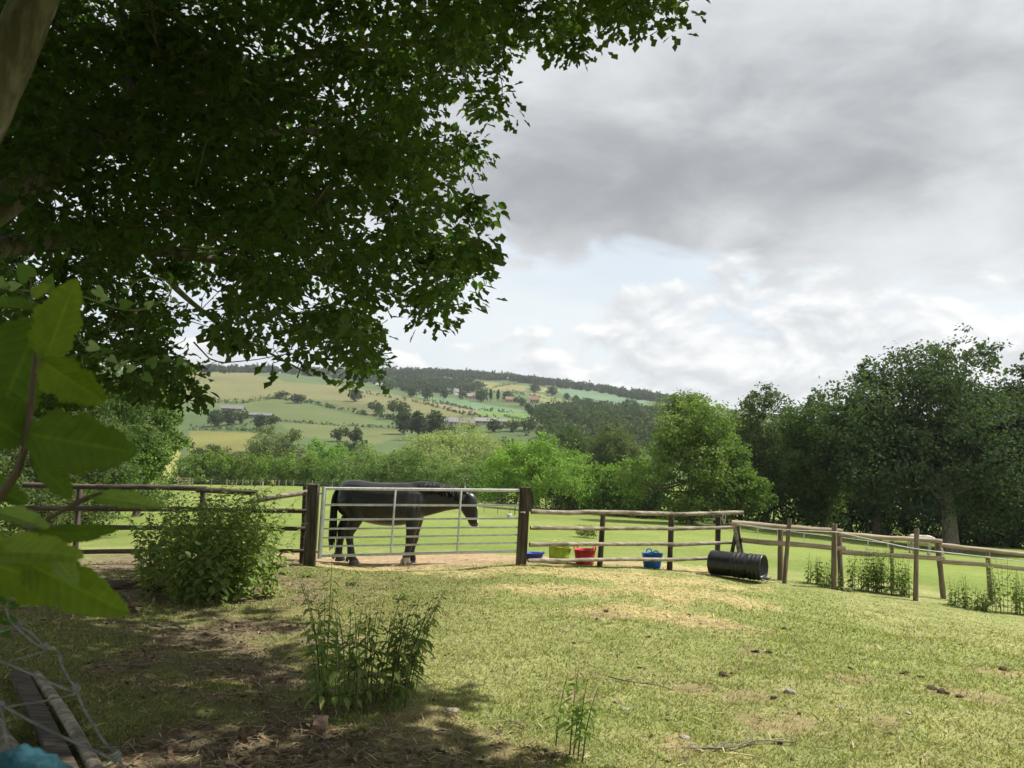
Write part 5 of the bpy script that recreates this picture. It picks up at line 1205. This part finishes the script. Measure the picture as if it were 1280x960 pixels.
put('stone', STN[1], 1050, 884, 10, 'low earthy stone right of the scrape', 'stone', 'stones in the grass', .5)
put('stone', STN[2], 1135, 892, 8, 'small pale stone in the lower right grass', 'stone', 'stones in the grass', .6)
put('stone', STN[0], 870, 935, 9, 'small stone at the bottom centre of the lit grass', 'stone', 'stones in the grass', .6)
put('stone', STN[2], 566, 888, 14, 'dark stone in the shade right of the nettle clump', 'stone', 'stones in the grass', .5)
put('manure_heap', LUMPS[0], 155, 765, 30, 'black heap of manure on the shaded soil by the hazel leaf', 'manure', None, .9, .1)
put('soil_heap', LUMPS[3], 150, 735, 44, 'low dark heap of soil at the left foot of the nettle bush', 'soil heap', None, .35, .3)
put('soil_heap', LUMPS[2], 196, 738, 40, 'flatter dark soil heap touching the nettle bush', 'soil heap', None, .3, .3)
for i, (u, v, w, lb) in enumerate([(968, 873, 10, 'small dark clod touching the bare scrape beside the largest pale stone'), (904, 845, 14, 'dark flat clod at the left of a pair above the bare scrape'), (914, 842, 9, 'smaller clod at the right of a pair above the bare scrape'),
        (1165, 862, 12, 'leftmost of three dark clods lying in a row at the right'), (1180, 867, 16, 'largest and middle of three dark clods lying in a row at the right'), (1198, 872, 11, 'rightmost of three dark clods lying in a row at the right'),
        (1254, 838, 13, 'dark clod lying near the right edge of the grass'), (945, 815, 12, 'dark clod in a worn patch above the scrape, larger of two'), (962, 816, 8, 'dark clod in a worn patch above the scrape, smaller of two'),
        (810, 797, 8, 'small clod in the grass below the straw, left of centre'), (757, 765, 8, 'small clod lying in the straw left of the black pipe'), (980, 786, 7, 'tiny clod in the grass below the black pipe'),
        (1064, 836, 9, 'small clod left of the right hand clod row'), (1130, 842, 11, 'dark clod at the left end of a scuffed line in the right grass'), (1150, 847, 9, 'dark clod at the right end of a scuffed line in the right grass'),
        (975, 930, 9, 'small clod beside the pale branching stick'), (1112, 918, 8, 'small clod in the lower right corner of the grass'), (876, 780, 6, 'tiny clod in the straw edge below the pipe'), (800, 835, 6, 'tiny clod in the grass above the flat pale stone'), (1200, 806, 6, 'tiny clod in the grass below the right nettle patch')]):
    put('clod', LUMPS[i % 5], u, v, w*.85, lb, 'clod', 'dark clods in the sunlit grass', .8, .3)
TW = []
for sd in range(6):
    rs = np.random.RandomState(sd+200); m = MB(); L = 1.0; pts = arc([(-.5, 0, 0), (-.15, .06*rs.randn(), .03), (.2, .08*rs.randn(), .01), (.5, .05*rs.randn(), .02)], 12); m.tube(pts, np.linspace(.022, .010, 12), 5)
    for k in range(2): b = pts[rs.randint(3, 10)]; m.tube([b, b + np.array([.12, .1*rs.choice([-1, 1]), .05]), b + np.array([.22, .2*rs.choice([-1, 1]), .07])], [.012, .009, .004], 4)
    F = ([np.concatenate(m.T)] if m.T else []) + [np.concatenate(m.Q)]; me = mesh('twig', np.concatenate(m.V), F, np.array((1, 1, 1)), True); me.materials.append(M['bark']); TW.append(me)
for i, (u, v, w, lb) in enumerate([(208, 785, 60, 'twig on the shaded soil just below the black manure heap'), (260, 838, 56, 'twig on the shaded soil midway between brick and nettle bush'), (290, 812, 30, 'short twig on the soil left of the nettle clump'), (345, 832, 40, 'twig close to the left side of the nettle clump'), (310, 890, 45, 'twig on the soil left of the worn brick'),
        (395, 935, 60, 'twig on the soil straight below the worn brick'), (545, 918, 50, 'twig on the thin grass right of the nettle clump foot'), (470, 945, 60, 'twig at the bottom edge below the nettle clump'), (230, 930, 60, 'twig at the bottom left near the end of the wire netting'), (160, 835, 40, 'twig on the shaded grass above the wire netting'), (640, 905, 40, 'twig left of the single small nettle plant')]):
    g = gm(u, v); s = w/FPX*g[1]; o = bpy.data.objects.new('twig', TW[i % 6]); C.objects.link(o); o.location = (g[0], g[1], g[2]+.012); o.rotation_euler = (RS.randn()*.1, 0, RS.rand()*6); o.scale = (s, s, s)
    tag(o, lb, 'twig', 'twigs on the shaded ground')
for (u, v, w, lb) in [(925, 937, 150, 'pale branching stick lying in the grass at the lower right'), (800, 858, 90, 'thin bent stick in the grass right of the small nettle plant'), (922, 945, 60, 'short dark stick at the bottom of the sunlit grass')]:
    g = gm(u, v); s = w/FPX*g[1]; o = bpy.data.objects.new('stick', TW[0 if w > 70 else 1]); C.objects.link(o); o.location = (g[0], g[1], g[2]+.02); o.rotation_euler = (0, 0, .2 if w > 100 else -.7); o.scale = (s, s*.7, s*.5); tag(o, lb, 'stick')
g = gm(399, 912); o = MB().box((0, 0, .03), (.085, .16, .075), col=(.55, .42, .34), taper=.96).build('brick', M['stone']); o.location = (g[0], g[1], g[2]-.01); o.rotation_euler = (.1, .08, .15); tag(o, 'worn brown brick lying at the foot of the nettle clump', 'brick')
def ground_pole(name, label, cat, a, b, r, mat, flat=None):
    a, b = gm(*a), gm(*b); up = np.array([0, 0, r*.8])
    if flat is None: o = MB().tube(arc([a+up, (a+b)/2+up+RS.randn(3)*.02, b+up], 10), r, 10, True, wob=.12).build(name, mat, None, True)
    else:
        d = unit(b-a); s = unit(np.cross(d, [0, 0, 1.0])); c = (a+b)/2 + np.array([0, 0, .05]); o = MB().box(c, (np.linalg.norm(b-a), flat, .035), np.stack([d, s, np.cross(d, s)*-1], 1)).build(name, mat)
    return tag(o, label, cat)
ground_pole('log', 'round grey log lying beside the plank at the bottom left', 'log', (44, 850), (128, 985), .036, M['rail_grey'])
ground_pole('plank', 'old flat plank lying left of the grey log under the wire', 'plank', (22, 850), (88, 990), .05, M['rail_dark'], .10)
ground_pole('log', 'dark branch lying under the wire netting at the left edge', 'log', (-30, 890), (30, 975), .05, M['bark'])

# ------------------------------------------------------------------ hazel leaves close to the camera
def blade_mesh(L, W, fold, droop, twist, seed, col, teeth=15, ntip=.12):
    """a toothed, veined, cupped leaf along +X, length L, full width W"""
    rs = np.random.RandomState(seed); ns, nt = 64, 12; s = np.linspace(0, 1, ns); t = np.linspace(-1, 1, 2*nt+1); V = []; cc = []
    wprof = np.sin(pi*np.clip(s, 0, 1)**.80)**.58*(1-.12*s); wprof /= wprof.max(); ph = rs.rand()*6
    for i, si in enumerate(s):
        saw = (si*teeth) % 1; edge = 1 + (.15*saw - .07)*min(1, 6*(1-si)) + .13*abs(sin(si*10+ph)) - .06 + .06*sin(si*23+ph) + .04*sin(si*61)
        for tj in t:
            w = W/2*wprof[i]*(edge if abs(tj) > .99 else (1+(edge-1)*abs(tj)**4))
            vein = abs((((si - .33*abs(tj)*(1-si))*8.5) % 1)-.5)*2       # 0..1, ridge at 1
            rid = sstep(np.array(vein), .72, 1.0)*(abs(tj) > .04)
            y = tj*w; z = fold*abs(tj)*w - droop*L*si**2 + twist*tj*w*si - .07*W*(rid*.5 - .25) + .05*W*sin(si*7+ph+tj)*abs(tj)**1.3
            x = L*si*(1-.12*droop*si)
            V.append((x, y, z)); k = 1 + .28*float(rid) + (.45 if abs(tj) < .05 else 0); cc.append(np.array(col)*k*np.array([1.06, 1, 1])*(.86+.3*float(vnoise(np.array([si*7+ph]), np.array([tj*3+9.]))[0])))
    m = 2*nt+1; i, j = np.meshgrid(np.arange(ns-1), np.arange(m-1), indexing='ij'); Q = np.stack([i*m+j, (i+1)*m+j, (i+1)*m+j+1, i*m+j+1], -1).reshape(-1, 4)
    return mesh('leaf', np.array(V), Q, np.array(cc).clip(0, .8), True)
def build_hazel():
    root = thing('hazel_branch', 'large soft green hazel leaves hanging close to the camera on the left', 'branch', (-.75, .75, H(-.75, .75)))
    S = lambda pts, r, Y: MB().tube(arc([P(u, v, Y+dy) for u, v, dy in pts], 18), r, 8, True, col=(.085, .06, .035)).build('stem', M['stem'], root, True)
    S([(-160, 1500, .1), (-110, 900, .05), (-50, 690, .0), (-10, 632, .0), (22, 590, .0), (34, 540, 0), (42, 470, 0), (50, 385, .0)], [.009, .008, .006, .0045, .004, .0035, .003, .0022], .76)
    S([(-60, 760, 0), (-10, 720, 0), (30, 672, 0), (75, 640, 0), (118, 620, 0), (128, 617, 0)], [.003, .0025, .0018], .80)
    # base, tip, width px, depth, fold, droop, roll (towards the camera), colour
    D1, D2, D3, D4 = (.125, .185, .022), (.080, .135, .02), (.16, .22, .04), (.19, .27, .08)  # palest green puts sunlight on the brightest leaves into their colour
    leaves = [((56, 452), (94, 350), 60, .74, .35, .05, .3, D1), ((52, 450), (130, 506), 62, .72, .4, .25, -.35, D1), ((50, 400), (-14, 545), 92, .82, .25, .1, .2, D2), ((52, 388), (-40, 372), 34, .74, .3, .2, .9, D2),
              ((34, 542), (166, 566), 84, .73, .2, .14, -.1, D2), ((28, 548), (-40, 500), 70, .77, .3, .1, .2, D2), ((36, 572), (94, 622), 42, .75, .4, .15, .5, D2), ((112, 620), (200, 631), 30, .80, .3, .10, .75, D4),
              ((-6, 640), (58, 655), 30, .70, .3, .1, .9, D4), ((36, 668), (148, 664), 30, .78, .25, .10, -.5, D2), ((-8, 690), (90, 686), 50, .69, .3, .2, .6, D3), ((60, 686), (98, 732), 30, .685, .5, .2, .3, D4),
              ((-50, 690), (112, 748), 74, .745, .2, .06, -.1, D1), ((34, 704), (153, 764), 62, .735, .3, .10, -.15, D1), ((-30, 676), (40, 706), 44, .68, .3, .1, .6, D3), ((40, 372), (64, 356), 20, .74, .4, .1, .6, D3), ((-40, 600), (30, 624), 40, .9, .3, .1, .6, D2)]
    vd = lambda p: unit(p - CAM)
    for i, (b, t, w, Y, fold, droop, roll, col) in enumerate(leaves):
        pb, pt = P(b[0], b[1], Y), P(t[0], t[1], Y + .05*sin(i*2.3)); L = np.linalg.norm(pt-pb); A = unit(pt-pb)
        me = blade_mesh(L*1.03, .88*w/FPX*Y, fold, droop*.6, .15*sin(i*1.7), 300+i, col, 11 if L < .06 else 17); me.materials.append(M['leaf_big'])
        n0 = -vd((pb+pt)/2); n0 = unit(n0 - A*(n0 @ A)); up = np.array([0, 0, 1.0]); upn = unit(up - A*(up @ A) + 1e-6); N = unit(n0*cos(roll) + upn*sin(roll)*1.0); N = unit(N - A*(N @ A)); B = np.cross(N, A)
        o = bpy.data.objects.new('leaf', me); C.objects.link(o); o.parent = root; q = Matrix([[A[k], B[k], N[k], pb[k]] for k in range(3)] + [[0, 0, 0, 1]])
        o.matrix_basis = Matrix.Translation(-Vector(root.location)) @ q
        st = arc([P(b[0] + (42-b[0])*.35, b[1]+10, Y), pb, pb + A*L*.05], 6); MB().tube(st, [.0016, .0012, .0008], 6, col=(.12, .12, .05)).build('leaf_stalk', M['stem'], root, True)
build_hazel()
def heart_leaf(seed, col, L=1.0):
    half = [(0, 0), (-.16, .14), (-.20, .34), (-.05, .46), (.2, .46), (.5, .33), (.78, .15), (1.0, 0)]
    V = [(x, y, .18*y - .12*x*x) for x, y in half] + [(x, -y, .18*y - .12*x*x) for x, y in half[1:-1]] + [(.1, 0, -.01), (.5, 0, -.05)]
    n = len(half); l = list(range(n)); r = [0] + list(range(n, n+n-2)) + [n-1]; a, b = len(V)-2, len(V)-1; F = []
    for i in range(n-1):
        c = a if i < 4 else b; F.append((l[i+1], l[i], c)); F.append((r[i], r[i+1], c))
    F += [(l[4], a, b), (a, r[4], b)]
    return mesh('leaf', np.array(V, float)*L, np.array(F), np.array(col), True)
def creeper(name, label, pts, r, leaves, Y, cols, seed):
    rs = np.random.RandomState(seed); root = thing(name, label, 'climber', P(pts[0][0], pts[0][1], Y)*np.array([1, 1, 0]))
    line = arc([P(u, v, Y + (d[0] if d else 0)) for u, v, *d in pts], 60)
    MB().tube(line, np.linspace(r, r*.45, len(line)), 6, col=(.15, .17, .06)).build('stem', M['stem'], root, True)
    mes = [heart_leaf(1, c) for c in cols]
    for m_ in mes: m_.materials.append(M['leaf_big'])
    for (u, v, w, ang, ci) in leaves:
        p = P(u, v, Y-.01); s = w/FPX*Y; A = unit(_r*cos(ang) - _u*sin(ang)*-1 + .3*_f*rs.randn()); N = unit(-_f + .5*rs.randn(3) + np.array([0, 0, .5])); N = unit(N - A*(A @ N)); B = np.cross(N, A)
        o = bpy.data.objects.new('leaf', mes[ci]); C.objects.link(o); o.parent = root; o.matrix_basis = Matrix.Translation(-Vector(root.location)) @ Matrix([[A[k]*s, B[k]*s, N[k]*s, p[k]] for k in range(3)] + [[0, 0, 0, 1]])
        d = np.linalg.norm(line-p, axis=1); q = line[np.argmin(d)]; MB().tube(arc([q, (q+p)/2 + np.array([0, 0, .004]), p], 5), r*.4, 5, col=(.15, .17, .06)).build('leaf_stalk', M['stem'], root, True)
creeper('bindweed_vine', 'thin curling bindweed tendril with small heart leaves at upper left', [(-120, 356), (-40, 358), (0, 360), (40, 364), (65, 366), (100, 370), (130, 380), (150, 386), (175, 387.5), (196, 379), (211, 370), (213.5, 357), (204, 349), (188, 347), (172, 351), (163, 359), (160, 367)], .0028,
        [(6, 352, 20, -2.6, 1), (14, 358, 14, .2, 1), (36, 346, 26, 2.3, 0), (58, 362, 22, 1.2, 0), (120, 362, 16, -.9, 1), (128, 372, 12, -.2, 1), (152, 381, 16, .2, 0), (184, 383, 12, .7, 1), (213, 352, 9, 1.2, 0), (216, 374, 10, -.6, 1), (158, 364, 9, 2.8, 0), (-40, 370, 22, -1.2, 0)], 1.7, [(.10, .17, .04), (.24, .32, .17)], 5)
creeper('ivy_sprig', 'sprig of pale rounded leaves hanging before the dark left trees', [(85, 380, .2), (100, 425, .1), (125, 442, 0), (155, 456, 0), (195, 452, 0), (228, 452, 0), (236, 455, 0)], .004,
        [(112, 432, 16, -.3, 1), (118, 446, 14, .5, 0), (128, 440, 15, .2, 0), (137, 447, 12, -.6, 1), (147, 462, 20, .8, 1), (160, 461, 12, .2, 1), (172, 450, 14, .5, 0), (188, 456, 15, .9, 0), (205, 448, 12, -.3, 0), (222, 453, 16, .1, 0), (180, 470, 14, -.6, 0), (103, 448, 12, -1.5, 0)], 3.6, [(.12, .19, .07), (.30, .38, .24)], 6)
creeper('bramble_sprig', 'small bramble sprig at the left edge above the wire netting', [(-60, 800, 0), (-20, 778, 0), (0, 770, 0), (12, 765, 0)], .003, [(2, 752, 20, 1.2, 0), (-4, 768, 18, -.8, 0), (8, 775, 14, -.2, 0), (-14, 748, 20, 2.0, 0), (16, 757, 12, .4, 0), (-20, 790, 20, -1, 0), (24, 748, 10, .3, 1), (5, 790, 12, -.9, 0)], 1.5, [(.06, .12, .03), (.2, .26, .14)], 7)

# ------------------------------------------------------------------ slack wire netting and the teal cloth, bottom left
def build_netting():
    root = thing('wire_netting', 'slack grey wire netting with knots in the bottom left corner', 'netting', (-.62, 1.1, H(-.62, 1.1)))
    def W(pts, r=.0020): MB().tube(arc([P(u, v, Y) for u, v, Y in pts], max(8, 4*len(pts))), r*.64, 7).build('wire', M['wire'], root, True)
    W([(8, 762, 1.36), (14, 778, 1.35), (38, 790, 1.31), (54, 806, 1.26), (62, 811, 1.24), (73, 815, 1.22), (77, 830, 1.19), (86, 848, 1.14), (95, 860, 1.10), (102, 880, 1.06), (113, 900, 1.01), (128, 924, .97), (145, 944, .93), (158, 968, .90), (175, 1010, .86), (200, 1100, .82)], .0023)
    W([(-60, 812, 1.36), (-20, 797, 1.35), (10, 787, 1.35), (22, 783, 1.34)]); W([(14, 777, 1.35), (36, 798, 1.30), (57, 812, 1.25)], .0024)
    W([(-70, 845, 1.24), (0, 828, 1.25), (30, 822, 1.25), (58, 813, 1.25)], .0017); W([(-80, 800, 1.2), (-10, 823, 1.16), (20, 834, 1.14), (60, 852, 1.12), (94, 866, 1.10)], .0023)
    W([(-60, 900, 1.0), (12, 883, 1.04), (50, 877, 1.07), (94, 868, 1.10)], .0018); W([(-60, 840, 1.0), (-10, 872, .97), (2, 881, .96), (40, 902, .94), (80, 922, .93), (118, 938, .92), (146, 953, .92)], .0026)
    W([(1, 880, .96), (4, 900, .95), (8, 925, .94), (16, 938, .93), (40, 1000, .9)], .0022)
    W([(-40, 1010, .9), (60, 985, .9), (146, 954, .92)], .0018); W([(-80, 800, 1.2), (-140, 850, 1.1), (-160, 1000, 1.0), (-160, 1400, .95)], .0026); W([(-60, 840, 1.0), (-150, 830, 1.1)], .002)
    for u, v, Y, s in [(26, 778, 1.345, 3.4), (57, 808, 1.25, 4.2), (95, 860, 1.098, 5.0), (146, 945, .922, 6.2), (1, 880, .958, 3.0)]:
        p = P(u, v, Y); R = s*.72/FPX*Y; t = np.linspace(0, 4.6*pi, 46); ax = unit(_r*.5 - _u*.85)*1.0; e1 = unit(np.cross(ax, _f)); e2 = np.cross(ax, e1)
        MB().tube(p + np.cos(t)[:, None]*e1*R + np.sin(t)[:, None]*e2*R + np.linspace(-1, 1, 46)[:, None]*ax*R*1.0, .0016, 6).build('knot', M['wire'], root, True)
build_netting()
def build_cloth():
    rs = np.random.RandomState(8); c = P(16, 990, .86); V, F = sphere_ico(1.0, 44, 26); d = unit(V)
    f = 1 + .06*np.sin(d[:, 0]*9 + 2*d[:, 2]) + .035*np.sin(d[:, 0]*21 + d[:, 1]*8) + .03*np.sin(d[:, 2]*14 + d[:, 0]*5)
    V = V*f[:, None]*np.array([.052, .05, .040]) + c
    tail = arc([c + np.array([-.02, -.01, -.02]), c + np.array([-.06, -.02, -.25]), c + np.array([-.07, -.02, -.6]), c + np.array([-.05, 0, -1.0])], 14)
    b = MB().add(V, F); b.tube(tail, [.045, .05, .06, .05], 18, True, wob=.1)
    tag(b.build('teal_cloth', M['cloth'], None, True), 'bunched teal woollen cloth poking into the bottom left corner', 'cloth')
build_cloth()

# ------------------------------------------------------------------ air
def build_haze(density):
    x0, x1, y0, y1, z0, z1 = -3250, 3250, -3250, 3250, -400, 700
    zs = [v.co.z for v in bpy.data.objects['ground'].data.vertices]; z0 = min(zs) - 2; z1 = max(zs) + 45
    o = MB().box(((x0+x1)/2, (y0+y1)/2, (z0+z1)/2), (x1-x0, y1-y0, z1-z0)).build('haze', None); o.data.materials.clear()
    def fn(T, out):
        v = T.new('ShaderNodeVolumePrincipled'); v.inputs['Density'].default_value = density; v.inputs['Color'].default_value = (.86, .91, .96, 1); v.inputs['Anisotropy'].default_value = .25
        T.l.new(v.outputs[0], out.inputs['Volume'])
    o.data.materials.append(material('haze_air', fn)); tag(o, 'thin summer haze over the valley', 'haze', kind='stuff')
build_haze(.00013)
